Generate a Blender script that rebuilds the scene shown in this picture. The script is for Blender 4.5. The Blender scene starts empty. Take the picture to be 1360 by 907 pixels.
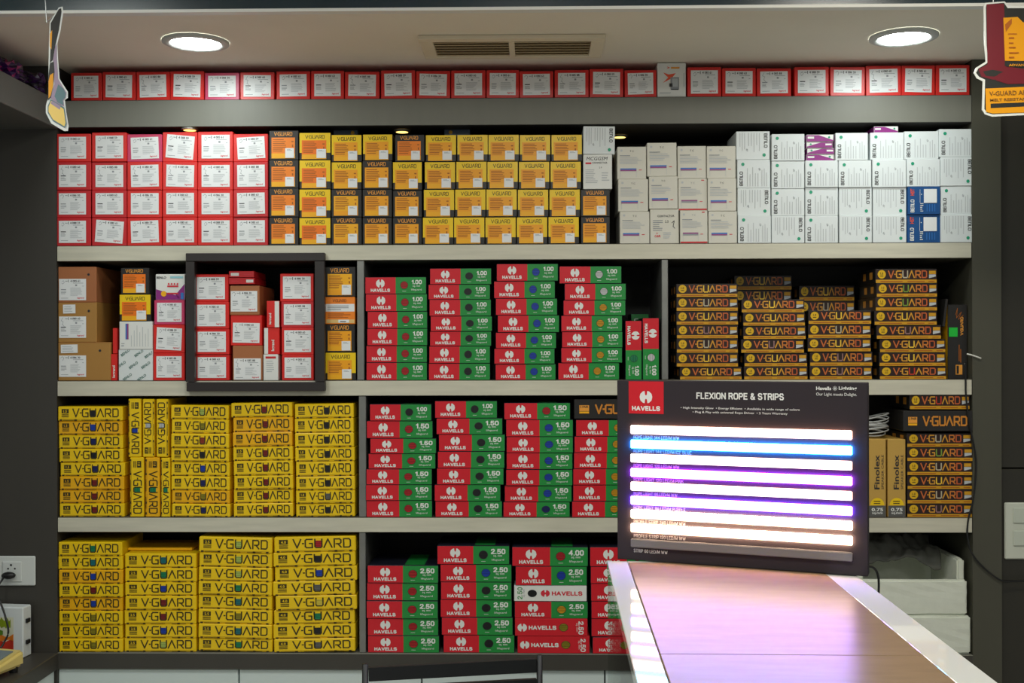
import bpy, bmesh, math, random
from mathutils import Vector, Matrix
random.seed(7)
SC = bpy.context.scene
COL = SC.collection

# ------------------------------------------------------------------ camera
F, U0, V0 = 1500.0, 680.0, 460.0
D, ZC, PX = 3.45, 1.60, 0.0023
YAW, ROLL = math.atan(0.0185), 0.0023
CAM = Vector((0, -D, ZC))
_f = Vector((-math.sin(YAW), math.cos(YAW), 0)); _r = Vector((math.cos(YAW), math.sin(YAW), 0)); _z = Vector((0, 0, 1))
_R = math.cos(ROLL)*_r - math.sin(ROLL)*_z
_U = math.sin(ROLL)*_r + math.cos(ROLL)*_z
cam = bpy.data.cameras.new('camera'); cam.sensor_width = 36; cam.lens = F/1360*36; cam.shift_y = 6.5/1360
cam.clip_start = 0.05
co = bpy.data.objects.new('camera', cam); COL.objects.link(co)
co.matrix_world = Matrix((( _R.x, _U.x, -_f.x, CAM.x), (_R.y, _U.y, -_f.y, CAM.y), (_R.z, _U.z, -_f.z, CAM.z), (0, 0, 0, 1)))
SC.camera = co

def ray(u, v): return F*_f + (u-U0)*_R + (V0-v)*_U
def P(u, v, y=0.0):                      # point of the plane y = const seen at a place of the photo
    d = ray(u, v); return CAM + d*((y+D)/d.y)
def PZ(u, v, z):                         # point of the horizontal plane z = const
    d = ray(u, v); return CAM + d*((z-ZC)/d.z)
def PP(u, v, p, n):                      # point of a general plane
    d = ray(u, v); return CAM + d*((p-CAM).dot(n)/d.dot(n))

# ------------------------------------------------------------------ world, light levels
SC.view_settings.view_transform = 'Standard'; SC.view_settings.look = 'None'
SC.view_settings.gamma = 1; SC.view_settings.use_curve_mapping = False
SC.view_settings.exposure = 0.0
DOWNLIGHT, FILL_W, STRIP = 48.0, 13.8, 5.0
w = bpy.data.worlds.new('world'); SC.world = w; w.use_nodes = True
w.node_tree.nodes['Background'].inputs[0].default_value = (0.90, 0.95, 0.95, 1)
w.node_tree.nodes['Background'].inputs[1].default_value = 0.22
def fill_lamp(x, y, z, power, col, size=0.35):  # unseen area lights, added to brighten the shelves and counter
    l = bpy.data.lights.new('fill_light', 'AREA'); l.shape = 'DISK'; l.size = size; l.energy = power; l.color = col
    o = bpy.data.objects.new('fill_light', l); COL.objects.link(o); o.location = (x, y, z)
for (x, y) in ((-1.4, -1.5), (0.0, -1.9), (0.95, -1.35), (-1.2, -4.0), (1.2, -4.0)):
    fill_lamp(x, y, 2.645, FILL_W, (1.0, 0.95, 0.84) if x == 0.95 else (0.95, 1.0, 0.95))

# ------------------------------------------------------------------ materials
def lin(c): return tuple(((v/255)/12.92 if v/255 <= 0.04045 else ((v/255+0.055)/1.055)**2.4) for v in c)
MATS = {}
def M(name, rgb, rough=0.5, metal=0.0, spec=0.5, noise=0.0, nscale=8.0, stretch=(1, 1, 1), bump=0.0, coat=0.0, dark=None):
    if name in MATS: return MATS[name]
    m = bpy.data.materials.new(name); m.use_nodes = True
    nt = m.node_tree; b = nt.nodes['Principled BSDF']; c = lin(rgb)
    b.inputs['Base Color'].default_value = (*c, 1); b.inputs['Roughness'].default_value = rough
    b.inputs['Metallic'].default_value = metal; b.inputs['Specular IOR Level'].default_value = spec
    b.inputs['Coat Weight'].default_value = coat
    if noise > 0 or bump > 0:
        tc = nt.nodes.new('ShaderNodeTexCoord'); mp = nt.nodes.new('ShaderNodeMapping'); mp.inputs['Scale'].default_value = stretch
        nz = nt.nodes.new('ShaderNodeTexNoise'); nz.inputs['Scale'].default_value = nscale; nz.inputs['Detail'].default_value = 6
        nt.links.new(tc.outputs['Object'], mp.inputs['Vector']); nt.links.new(mp.outputs['Vector'], nz.inputs['Vector'])
        if noise > 0:
            rp = nt.nodes.new('ShaderNodeValToRGB'); rp.color_ramp.elements[0].position = 0.3; rp.color_ramp.elements[1].position = 0.7
            d = lin(dark) if dark else tuple(v*(1-noise) for v in c)
            rp.color_ramp.elements[0].color = (*d, 1); rp.color_ramp.elements[1].color = (*c, 1)
            nt.links.new(nz.outputs['Fac'], rp.inputs['Fac']); nt.links.new(rp.outputs['Color'], b.inputs['Base Color'])
        if bump > 0:
            bp = nt.nodes.new('ShaderNodeBump'); bp.inputs['Strength'].default_value = bump; bp.inputs['Distance'].default_value = 0.01
            nt.links.new(nz.outputs['Fac'], bp.inputs['Height']); nt.links.new(bp.outputs['Normal'], b.inputs['Normal'])
    MATS[name] = m; return m
def EM(name, rgb, strength):
    if name in MATS: return MATS[name]
    m = bpy.data.materials.new(name); m.use_nodes = True; nt = m.node_tree; nt.nodes.clear()
    o = nt.nodes.new('ShaderNodeOutputMaterial'); e = nt.nodes.new('ShaderNodeEmission')
    e.inputs[0].default_value = (*rgb, 1); e.inputs[1].default_value = strength
    nt.links.new(e.outputs[0], o.inputs[0]); MATS[name] = m; return m
def GLASS(name, tint):
    m = bpy.data.materials.new(name); m.use_nodes = True; nt = m.node_tree; nt.nodes.clear()
    o = nt.nodes.new('ShaderNodeOutputMaterial'); t = nt.nodes.new('ShaderNodeBsdfTransparent'); g = nt.nodes.new('ShaderNodeBsdfGlossy')
    mx = nt.nodes.new('ShaderNodeMixShader'); fr = nt.nodes.new('ShaderNodeFresnel'); fr.inputs[0].default_value = 1.45
    t.inputs[0].default_value = (*tint, 1); g.inputs['Roughness'].default_value = 0.02
    nt.links.new(fr.outputs[0], mx.inputs[0]); nt.links.new(t.outputs[0], mx.inputs[1]); nt.links.new(g.outputs[0], mx.inputs[2])
    nt.links.new(mx.outputs[0], o.inputs[0]); return m

m_cream = M('cream_edge_laminate', (214, 210, 190), 0.45, noise=0.14, nscale=14, stretch=(0.5, 1, 5))
m_back = M('dark_back_panel', (44, 42, 38), 0.6)
m_inside = M('shelf_inside', (92, 88, 76), 0.55)
m_grey = M('grey_laminate', (118, 118, 108), 0.5, noise=0.06, nscale=30, stretch=(1, 1, 0.1))
m_pill = M('charcoal_wall_panel', (66, 63, 57), 0.5, noise=0.06, nscale=20, stretch=(1, 1, 0.1))
m_pill2 = M('charcoal_wall_panel_right', (75, 74, 62), 0.5, noise=0.05, nscale=20, stretch=(1, 1, 0.1))
m_darkp = M('dark_cupboard_laminate', (47, 45, 37), 0.45)
m_ceil = M('ceiling_paint', (244, 236, 218), 0.8, noise=0.06, nscale=3)
m_fascia = M('teal_black_fascia', (36, 56, 64), 0.25, noise=0.25, nscale=5)
m_trimw = M('white_lip', (235, 235, 228), 0.5)
m_steel = M('grey_metal', (150, 150, 145), 0.38, metal=0.7, noise=0.15, nscale=20)
m_frame = M('dark_brown_laminate', (46, 40, 39), 0.4)
m_white = M('white_card', (232, 233, 228), 0.45)
m_whitec = M('cool_white_card', (226, 232, 232), 0.45)
m_paper = M('sticker_paper', (236, 238, 238), 0.4)
m_ink = M('black_ink', (38, 38, 42), 0.5)
m_inkg = M('grey_ink', (150, 154, 158), 0.5)
m_inkl = M('light_grey_ink', (190, 194, 196), 0.5)
m_red = M('red_card', (224, 40, 34), 0.38)
m_redd = M('dull_red_card', (205, 38, 44), 0.38)
m_mag = M('magenta_card', (206, 60, 104), 0.38)
m_redink = M('red_ink', (214, 44, 60), 0.5)
m_black = M('black_card', (38, 36, 34), 0.38)
m_yel = M('yellow_card', (246, 205, 14), 0.36)
m_yela = M('amber_yellow_card', (244, 182, 12), 0.36)
m_yelp = M('yellow_orange_panel', (248, 178, 18), 0.4)
m_org = M('orange_panel', (244, 134, 26), 0.4)
m_orgd = M('deep_orange_panel', (246, 122, 12), 0.4)
m_amb = M('amber_panel', (246, 166, 16), 0.4)
m_inko = M('brown_ink', (172, 92, 10), 0.5)
m_gold = M('gold_ink', (236, 160, 60), 0.4)
m_foldy = M('fold_brown_shadow', (150, 104, 10), .5)
m_olink = M('dark_olive_ink', (58, 48, 8), 0.5)
m_green = M('green_card', (34, 142, 62), 0.36)
m_hred = M('wire_box_red', (212, 28, 42), 0.36)
m_navy = M('navy_card', (28, 30, 44), 0.4)
m_kraft = M('kraft_card', (176, 128, 60), 0.6, noise=0.06, nscale=6)
m_kraftr = M('reddish_kraft_card', (172, 106, 62), 0.6, noise=0.06, nscale=6)
m_teal = M('green_dot_ink', (26, 158, 118), 0.45)
m_blue = M('blue_card', (18, 78, 138), 0.4)
m_purp = M('purple_ink', (142, 36, 128), 0.4)
m_bluei = M('blue_stripe_ink', (52, 118, 196), 0.4)
m_violet = M('violet_stripe_ink', (148, 74, 132), 0.4)
m_orr = M('orange_red_ink', (238, 88, 52), 0.4)
WIRE = {'red': (176, 26, 30), 'black': (24, 24, 26), 'blue': (16, 60, 170), 'navy': (18, 30, 92), 'white': (205, 205, 205), 'yellow': (206, 148, 14),
        'green': (16, 128, 82), 'maroon': (120, 24, 20), 'olive': (140, 128, 20), 'pale green': (170, 190, 90), 'silver': (190, 194, 196),
        'pale yellow': (220, 200, 70), 'grey': (96, 96, 92), 'teal': (20, 110, 116), 'brown': (146, 52, 26)}
def wire(c): return M('wire_'+c.replace(' ', '_'), WIRE[c], 0.4)
def wire_shade(c): return M('wire_shade_'+c.replace(' ', '_'), tuple(v*0.55 for v in WIRE[c]), 0.5)  # darker copy of the wire colour, painted as shade between the turns

# ------------------------------------------------------------------ mesh building
_txt = {}
def glyphs(s, bold=0.0, shear=0.0):
    k = (s, bold, shear)
    if k not in _txt:
        c = bpy.data.curves.new('t', 'FONT'); c.body = s; c.size = 1; c.resolution_u = 2; c.offset = bold; c.shear = shear
        o = bpy.data.objects.new('t', c); me = bpy.data.meshes.new_from_object(o)
        vs = [(v.co.x, v.co.y) for v in me.vertices]; fs = [tuple(p.vertices) for p in me.polygons]
        xs = [v[0] for v in vs]; ys = [v[1] for v in vs]
        _txt[k] = (vs, fs, min(xs), max(xs), min(ys), max(ys))
        bpy.data.objects.remove(o); bpy.data.curves.remove(c); bpy.data.meshes.remove(me)
    return _txt[k]

SANS = {'A': (.72, [[(0, 0), (.36, 1), (.72, 0)], [(.14, .32), (.58, .32)]]), 'B': (.6, [[(0, 0), (0, 1), (.45, 1), (.56, .88), (.56, .64), (.45, .52), (0, .52)], [(.45, .52), (.6, .40), (.6, .12), (.46, 0), (0, 0)]]),
 'C': (.62, [[(.62, .78), (.5, 1), (.14, 1), (0, .8), (0, .2), (.14, 0), (.5, 0), (.62, .22)]]), 'D': (.62, [[(0, 0), (0, 1), (.42, 1), (.62, .78), (.62, .22), (.42, 0), (0, 0)]]),
 'E': (.52, [[(.52, 0), (0, 0), (0, 1), (.52, 1)], [(0, .52), (.46, .52)]]), 'F': (.5, [[(0, 0), (0, 1), (.5, 1)], [(0, .5), (.44, .5)]]),
 'G': (.66, [[(.64, .8), (.5, 1), (.14, 1), (0, .8), (0, .2), (.14, 0), (.5, 0), (.66, .16), (.66, .48), (.36, .48)]]), 'H': (.6, [[(0, 0), (0, 1)], [(.6, 0), (.6, 1)], [(0, .52), (.6, .52)]]),
 'I': (.02, [[(.01, 0), (.01, 1)]]), 'K': (.6, [[(0, 0), (0, 1)], [(.58, 1), (.04, .4)], [(.2, .56), (.62, 0)]]), 'L': (.48, [[(0, 1), (0, 0), (.48, 0)]]),
 'M': (.76, [[(0, 0), (0, 1), (.38, .12), (.76, 1), (.76, 0)]]), 'N': (.62, [[(0, 0), (0, 1), (.62, 0), (.62, 1)]]),
 'O': (.68, [[(.16, 0), (0, .2), (0, .8), (.16, 1), (.52, 1), (.68, .8), (.68, .2), (.52, 0), (.16, 0)]]), 'P': (.56, [[(0, 0), (0, 1), (.42, 1), (.56, .86), (.56, .58), (.42, .44), (0, .44)]]),
 'R': (.6, [[(0, 0), (0, 1), (.44, 1), (.58, .88), (.58, .62), (.44, .5), (0, .5)], [(.4, .5), (.6, 0)]]),
 'S': (.58, [[(.56, .80), (.44, 1), (.12, 1), (0, .86), (0, .66), (.12, .56), (.46, .46), (.58, .34), (.58, .14), (.46, 0), (.12, 0), (0, .2)]]), 'T': (.58, [[(0, 1), (.58, 1)], [(.29, 1), (.29, 0)]]),
 'U': (.6, [[(0, 1), (0, .18), (.14, 0), (.46, 0), (.6, .18), (.6, 1)]]), 'V': (.68, [[(0, 1), (.34, 0), (.68, 1)]]), 'W': (1.0, [[(0, 1), (.24, 0), (.5, .9), (.76, 0), (1.0, 1)]]), 'X': (.64, [[(0, 0), (.64, 1)], [(0, 1), (.64, 0)]]),
 'n': (.6, [[(0, 0), (0, 1), (.46, 1), (.6, .84), (.6, 0)]]), '&': (.66, [[(.66, 0), (.12, .72), (.12, .9), (.24, 1), (.4, .94), (.42, .76), (.04, .4), (0, .16), (.16, 0), (.4, 0), (.64, .4)]]), '/': (.3, [[(0, -.05), (.3, 1.05)]]), '.': (.02, [[(0, 0), (.02, 0)]]),
 '0': (.52, [[(.14, 0), (0, .2), (0, .8), (.14, 1), (.38, 1), (.52, .8), (.52, .2), (.38, 0), (.14, 0)]]), '1': (.26, [[(0, .76), (.24, 1), (.24, 0)]]),
 '2': (.52, [[(0, .76), (.1, .96), (.4, 1), (.52, .84), (.5, .6), (.02, .08), (.02, 0), (.54, 0)]]), '4': (.58, [[(.44, 0), (.44, 1), (0, .3), (.58, .3)]]),
 '5': (.52, [[(.5, 1), (.08, 1), (.03, .52), (.36, .60), (.52, .44), (.52, .18), (.38, 0), (.12, 0), (0, .18)]]), '6': (.52, [[(.5, .86), (.36, 1), (.14, 1), (0, .76), (0, .2), (.14, 0), (.38, 0), (.52, .16), (.52, .42), (.38, .58), (.02, .5)]]),
 '7': (.52, [[(0, 1), (.52, 1), (.16, 0)]]), '9': (.52, [[(.02, .14), (.16, 0), (.38, 0), (.52, .24), (.52, .8), (.38, 1), (.14, 1), (0, .84), (0, .58), (.14, .42), (.5, .5)]])}

class MB:
    """collects faces with materials; build() links them as one mesh"""
    def __init__(s): s.v = []; s.f = []; s.mi = []; s.mats = []; s.lift = 0.0004; s.T = None
    def mid(s, m):
        if m not in s.mats: s.mats.append(m)
        return s.mats.index(m)
    def face(s, pts, m):
        n = len(s.v); s.v += [tuple(p) for p in pts]; s.f.append(tuple(range(n, n+len(pts)))); s.mi.append(s.mid(m))
    def mesh(s, vs, fs, m):
        n = len(s.v); s.v += [tuple(p) for p in vs]; k = s.mid(m)
        for f in fs: s.f.append(tuple(i+n for i in f)); s.mi.append(k)
    def box(s, x0, x1, y0, y1, z0, z1, m, c=0.0, front=None, top=None, side=None):
        bm = bmesh.new(); bmesh.ops.create_cube(bm, size=1)
        for v in bm.verts: v.co = ((x0+x1)/2+v.co.x*(x1-x0), (y0+y1)/2+v.co.y*(y1-y0), (z0+z1)/2+v.co.z*(z1-z0))
        if c > 0: bmesh.ops.bevel(bm, geom=bm.edges[:], offset=c, segments=1, affect='EDGES')
        bm.normal_update(); n = len(s.v)
        s.v += [tuple(v.co) for v in bm.verts]; bm.verts.index_update()
        for f in bm.faces:
            q = m; nn = f.normal
            if front and nn.y < -0.9: q = front
            if top and abs(nn.z) > 0.9: q = top
            if side and abs(nn.x) > 0.9: q = side
            s.f.append(tuple(v.index+n for v in f.verts)); s.mi.append(s.mid(q))
        bm.free()
    def tube(s, pts, r, m, n=8, cap=True):
        pts = [Vector(p) for p in pts]; rings = []
        for i, p in enumerate(pts):
            t = (pts[min(i+1, len(pts)-1)]-pts[max(i-1, 0)]).normalized()
            a = t.cross(Vector((0.13, 0.31, 0.94))).normalized(); b = t.cross(a)
            rr = r[i] if isinstance(r, (list, tuple)) else r
            rings.append([p+(a*math.cos(2*math.pi*k/n)+b*math.sin(2*math.pi*k/n))*rr for k in range(n)])
        vs = [q for g in rings for q in g]; fs = []
        for i in range(len(pts)-1):
            for k in range(n): fs.append((i*n+k, i*n+(k+1) % n, (i+1)*n+(k+1) % n, (i+1)*n+k))
        if cap: fs += [tuple(range(n-1, -1, -1)), tuple(range((len(pts)-1)*n, len(pts)*n))]
        s.mesh(vs, fs, m)
    # printing on a front face: coordinates x, z on the plane y = -lift*layer (or through the map T)
    def at(s, x, z, l):
        return s.T(x, z, l) if s.T else (x, -s.lift*l, z)
    def pr(s, pts, m, l=1): s.face([s.at(x, z, l) for x, z in pts], m)
    def rect(s, x0, x1, z0, z1, m, l=1): s.pr([(x0, z0), (x1, z0), (x1, z1), (x0, z1)], m, l)
    def disc(s, x, z, r, m, l=1, n=20, rz=None):
        rz = rz or r; s.pr([(x+r*math.cos(2*math.pi*k/n), z+rz*math.sin(2*math.pi*k/n)) for k in range(n)], m, l)
    def text(s, t, x, z, h, m, l=2, bold=0.0, rot=0, width=None, anchor='c', shear=0.0):
        vs, fs, ax, bx, ay, by = glyphs(t, bold, shear); k = h/(by-ay); kx = (width/(bx-ax)) if width else k
        ox = {'c': (ax+bx)/2, 'l': ax, 'r': bx}[anchor]; oy = (ay+by)/2; c, sn = math.cos(rot), math.sin(rot); out = []
        for a, b in vs:
            p, q = (a-ox)*kx, (b-oy)*k; out.append(s.at(x+p*c-q*sn, z+p*sn+q*c, l))
        s.mesh(out, fs, m)
    def stext(s, t, x, z, h, m, l=2, wt=.2, rot=0, width=None, anchor='c'):
        """bold sans-serif capitals and figures drawn as strokes"""
        adv = 0; gl = []
        for ch in t:
            if ch == ' ': adv += .42; continue
            w_, pl = SANS[ch]; gl.append((adv, pl)); adv += w_+.30
        adv -= .30; k = (width/(adv+wt)) if width else h*.92; o = {'c': -adv/2, 'l': wt/2, 'r': -adv}[anchor]; q = (h-wt*h)/h
        for a, pl in gl:
            s.strokes([[(px+a+o, (pz-.5)*q) for px, pz in g] for g in pl], x, z, k, h, wt*h*(.5+.5*min(1.2, k/h)), m, l, rot)
    def strokes(s, polys, x, z, kx, kz, wt, m, l=2, rot=0):
        c, sn = math.cos(rot), math.sin(rot); cnt = 0     # each stroke lies a hair above the one before
        for pl in polys:
            q = [(px*kx, pz*kz) for px, pz in pl]
            for (a0, b0), (a1, b1) in zip(q, q[1:]):
                L = math.hypot(a1-a0, b1-b0) or 1e-9; dx, dz = (a1-a0)/L*wt/2, (b1-b0)/L*wt/2
                pts = [(a0-dx*.8+dz, b0-dz*.8-dx), (a1+dx*.8+dz, b1+dz*.8-dx), (a1+dx*.8-dz, b1+dz*.8+dx), (a0-dx*.8-dz, b0-dz*.8+dx)]
                s.pr([(x+p*c-r*sn, z+p*sn+r*c) for p, r in pts], m, l+.05*cnt); cnt += 1
    def obj(s, name, parent=None, smooth=False, loc=(0, 0, 0)):
        me = s.me(name, smooth); return link(name, me, parent, loc)
    def me(s, name, smooth=False):
        me = bpy.data.meshes.new(name); me.from_pydata(s.v, [], s.f)
        for m in s.mats: me.materials.append(m)
        me.polygons.foreach_set('material_index', s.mi)
        if smooth: me.polygons.foreach_set('use_smooth', [True]*len(s.f))
        me.update(); return me
def link(name, data, parent=None, loc=(0, 0, 0)):
    o = bpy.data.objects.new(name, data); COL.objects.link(o); o.location = loc
    if parent: o.parent = parent
    return o
def tag(o, label, cat, group=None):
    o['label'] = label; o['category'] = cat
    if group: o['group'] = group
    return o
def thing(name, label, cat, loc=(0, 0, 0), group=None): return tag(link(name, None, None, loc), label, cat, group)
def struct(mb, name, smooth=False):
    o = mb.obj(name, None, smooth); o['kind'] = 'structure'; return o

# the sans-serif monogram letters V . G U A R D as strokes (unit height)
LET = [([(0, 1), (.40, 0), (.80, 1)],), ([(.98, .5), (1.10, .5)],),
       ([(2.02, 1), (1.42, 1), (1.28, .86), (1.28, .14), (1.42, 0), (2.02, 0), (2.02, .5), (1.72, .5)],),
       ([(2.30, 1), (2.30, .14), (2.42, 0), (2.92, 0), (3.04, .14), (3.04, 1)],),
       ([(3.26, 0), (3.68, 1), (4.10, 0)],),
       ([(4.36, 0), (4.36, 1), (4.94, 1), (5.06, .86), (5.06, .56), (4.94, .42), (4.55, .42)], [(4.72, .42), (5.08, 0)]),
       ([(5.36, 0), (5.36, 1), (5.92, 1), (6.06, .84), (6.06, .16), (5.92, 0), (5.36, 0)],)]
LW = 6.06
def vlogo(mb, cx, cz, width, h, wt, m, l=2, rot=0, mats=None):
    kx = width/LW
    for i, g in enumerate(LET):
        polys = [[(px-LW/2, pz-.5) for px, pz in pl] for pl in g]
        mb.strokes(polys, cx, cz, kx, h, wt, (mats[i] if mats else m), l, rot)
def emblem(mb, cx, cz, r, m, l=2, rot=0):
    c, sn = math.cos(rot), math.sin(rot)
    half = [(.06, .30), (.16, .42), (.22, .98), (.52, .90), (.92, .52), (1.04, 0), (.92, -.52), (.52, -.90), (.22, -.98), (.16, -.42), (.06, -.30), (0, -.24), (0, .24)]
    for sg in (1, -1):
        mb.pr([(cx+(sg*a*c-b*sn)*r, cz+(sg*a*sn+b*c)*r) for a, b in half][::sg], m, l)
def micro(mb, x0, x1, z0, z1, n, m, l=2, seed=0, rot=False):
    """rows of print too small to read"""
    rr = random.Random(seed); p = (z1-z0)/n
    for i in range(n):
        zz = z1-p*(i+.7); e = x0+(x1-x0)*rr.uniform(.6, 1)
        if rot: mb.rect(zz, zz+p*.4, x0, e, m, l)
        else: mb.rect(x0, e, zz, zz+p*.4, m, l)

# ------------------------------------------------------------------ cartons: builders return [(part name, mesh, loc)]
KIND = {}
def cached(key, fn):
    if key not in KIND: KIND[key] = fn()
    return KIND[key]

NUMS = ['4 085 61', '4 080 60', '4 086 30', '4 088 59', '4 085 88', '4 080 63']
def sticker_mesh(w, h, var):
    mb = MB(); c = .0012
    mb.box(-w/2, w/2, -.0004, 0, -h/2, h/2, m_paper); mb.lift = .0003
    L = 2
    mb.text(NUMS[var % 6], w*.10, h*.40, h*.10, m_ink, L, .02)
    mb.rect(-w*.16, -w*.14, h*.34, h*.46, m_ink, L)
    mb.rect(-w*.27, -w*.18, h*.38, h*.41, m_inkg, L)
    mb.rect(w*.02, w*.40, h*.29, h*.31, m_inkg, L)
    if var % 3 == 0:
        mb.strokes([[(-.40, .36), (-.34, .42), (-.30, .34), (-.36, .26), (-.40, .30)]], 0, 0, w, h, w*.012, m_inkg, L)
    elif var % 3 == 1:
        mb.strokes([[(-.36, .44), (-.42, .30), (-.34, .26), (-.38, .10)], [(-.36, .12), (-.30, .02)]], 0, 0, w, h, w*.012, m_inkg, L)
    else:
        mb.strokes([[(-.44, .38), (-.38, .44), (-.32, .38), (-.36, .26)]], 0, 0, w, h, w*.014, m_inkg, L)
    mb.rect(w*.10, w*.17, h*.16, h*.24, m_inkg, L)
    mb.rect(w*.36, w*.42, h*.15, h*.17, m_inkg, L)
    mb.rect(-w*.43, -w*.24, -h*.02, h*.02, m_ink if var % 2 else m_inkg, L)
    micro(mb, -w*.43, -w*.22, -h*.22, -h*.06, 3, m_inkg, L, var)
    micro(mb, -w*.08, w*.36, -h*.30, h*.10, 7, m_inkl, L, var+5)
    mb.rect(-w*.43, -w*.16, -h*.41, -h*.39, m_inkg, L)
    mb.text('legrand', w*.30, -h*.40, h*.10, m_redink, L, .02, shear=.15, width=w*.26)
    return mb.me('sticker')
def k_red(w, h, var=0, mat=None, d=.16, tilt=0.0, sw=.80, sh=.78, sx=0, sz=0):
    mat = mat or m_red
    def bd():
        mb = MB(); mb.box(-w/2, w/2, 0, d, 0, h, mat, .0015)
        mb.rect(-w/2+.002, w/2-.002, h*.955, h*.965, m_redd, .5); return mb.me('carton')
    s_ = cached(('rs', round(w*sw, 4), round(h*sh, 4), var), lambda: sticker_mesh(w*sw, h*sh, var))
    return [('carton', cached(('r', w, h, mat.name, d), bd), (0, 0, 0), 0), ('sticker', s_, (sx*w, -.0006, h*(.5+sz)), tilt)]

def k_vg(w, h, style='yellow', panel='amber', d=.15):
    pm = {'amber': m_amb, 'orange': m_org, 'deep': m_orgd, 'yellow': m_yelp}[panel]
    def bd():
        mb = MB(); body = m_black
        mb.box(-w/2, w/2, 0, d, 0, h, body, .0015)
        if style == 'yellow':
            mb.pr([(-w/2+.001, h*.26), (w/2-.001, h*.26), (w/2-.001, h-.001), (-w/2+.001, h-.001)], m_yel, 1)
            vlogo(mb, 0, h*.845, w*.60, h*.12, h*.017, m_olink, 2)
            x0, x1, z0, z1 = -w*.42, w*.36, h*.03, h*.72
        else:
            vlogo(mb, -w*.02, h*.88, w*.60, h*.12, h*.02, m_gold, 2)
            x0, x1, z0, z1 = -w*.42, w*.38, h*.05, h*.76
        mb.rect(x0, x1, z0, z1, pm, 2)
        micro(mb, x0+w*.05, x1-w*.22, z0+h*.22, z1-h*.04, 7, m_inko, 3, 3)
        mb.rect(x1-w*.12, x1-w*.05, z1-h*.16, z1-h*.12, m_inko, 3)
        mb.rect(x1-w*.10, x1-w*.06, z1-h*.32, z1-h*.24, m_inko, 3)
        mb.rect(x0, x1, z0, z0+h*.17, m_yelp if panel != 'yellow' else m_amb, 2.5)
        return mb.me('carton')
    def st():
        mb = MB(); a = .30*w; mb.box(-a/2, a/2, -.0004, 0, -a/2, a/2, m_paper)
        mb.lift = .0003; micro(mb, -a*.32, a*.32, a*.22, a*.40, 2, m_inkg, 2, 1); return mb.me('price_sticker')
    return [('carton', cached(('vg', w, h, style, panel, d), bd), (0, 0, 0), 0),
            ('price_sticker', cached(('vgs', w), st), (w*.20, -.0016, h*.23), 0)]

def k_stripe(w, h, var=0, d=.16):
    def bd():
        mb = MB(); mb.box(-w/2, w/2, 0, d, 0, h, M('ivory_card', (216, 213, 200), .45), .0012)
        if var == 9:                       # the one with drawings
            mb.text('CONTACTOR', w*.05, h*.80, h*.06, m_ink, 2, .01)
            micro(mb, -w*.40, -w*.05, h*.36, h*.70, 6, m_inkg, 2, 2); mb.text('2.5', w*.08, h*.64, h*.07, m_ink, 2)
            mb.strokes([[(.26, .60), (.34, .66), (.30, .50), (.36, .44)]], 0, 0, w, h, w*.02, m_ink, 2)
            mb.text('G&R', -w*.24, h*.22, h*.07, m_redink, 2, .02); mb.disc(-w*.26, h*.30, h*.018, m_redink, 2)
            micro(mb, -w*.05, w*.25, h*.14, h*.34, 4, m_inkl, 2, 6)
        else:
            mb.text('T C', 0, h*.86, h*.055, m_ink if var < 2 else m_inkg, 2)
            mb.disc(-w*.36, h*.88, h*.035, m_inkl, 2); mb.rect(-w*.42, -w*.06, h*.71, h*.735, m_inkg, 2)
            micro(mb, -w*.42, w*.36, h*.46, h*.69, 5, m_inkl, 2, var+11)
            mb.rect(-w*.40, w*.16, h*.29, h*.33, m_bluei if var != 2 else m_violet, 2)
            mb.rect(-w*.40, w*.16, h*.245, h*.29, m_violet if var != 2 else m_inkg, 2)
            mb.rect(-w*.40, -w*.39, h*.06, h*.29, m_inkl, 2); mb.rect(.15*w, .16*w, h*.06, h*.29, m_inkl, 2)
            mb.rect(w*.24, w*.34, h*.27, h*.29, m_redink, 2)
            if var == 2:
                mb.rect(-w/2+.001, w/2-.001, .001, h*.055, m_redd, 2); mb.rect(w*.30, w*.40, h*.93, h*.96, m_redink, 2)
        return mb.me('carton')
    return [('carton', cached(('st', w, h, var, d), bd), (0, 0, 0), 0)]

def k_benlo(w, h, flip=False, d=.16, blank=False):
    def bd():
        mb = MB(); mb.box(-w/2, w/2, 0, d, 0, h, m_whitec, .0012)
        s = -1 if flip else 1; R = math.pi/2*s
        X = lambda x: x*s*w
        Z = lambda z: h*(.5+(z-.5)*s)
        if not blank: mb.stext('BEnLO', X(-.38), Z(.33), w*.105, m_ink, 2, .17, rot=R, width=h*.50)
        mb.disc(X(-.33), Z(.84), h*.06, m_teal, 2)
        mb.text('4P', X(.18), Z(.66), w*.06, m_inkg, 2, rot=R)
        for i, x in enumerate((-.20, -.12, -.04, .04, .12, .24, .31, .38)):
            rr = random.Random(i); a, b = sorted((Z(.06), Z(rr.uniform(.45, .75))))
            mb.rect(min(X(x), X(x+.018)), max(X(x), X(x+.018)), a, b, m_inkl, 2)
        return mb.me('carton')
    return [('carton', cached(('bl', w, h, flip, d, blank), bd), (0, 0, 0), 0)]
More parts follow.
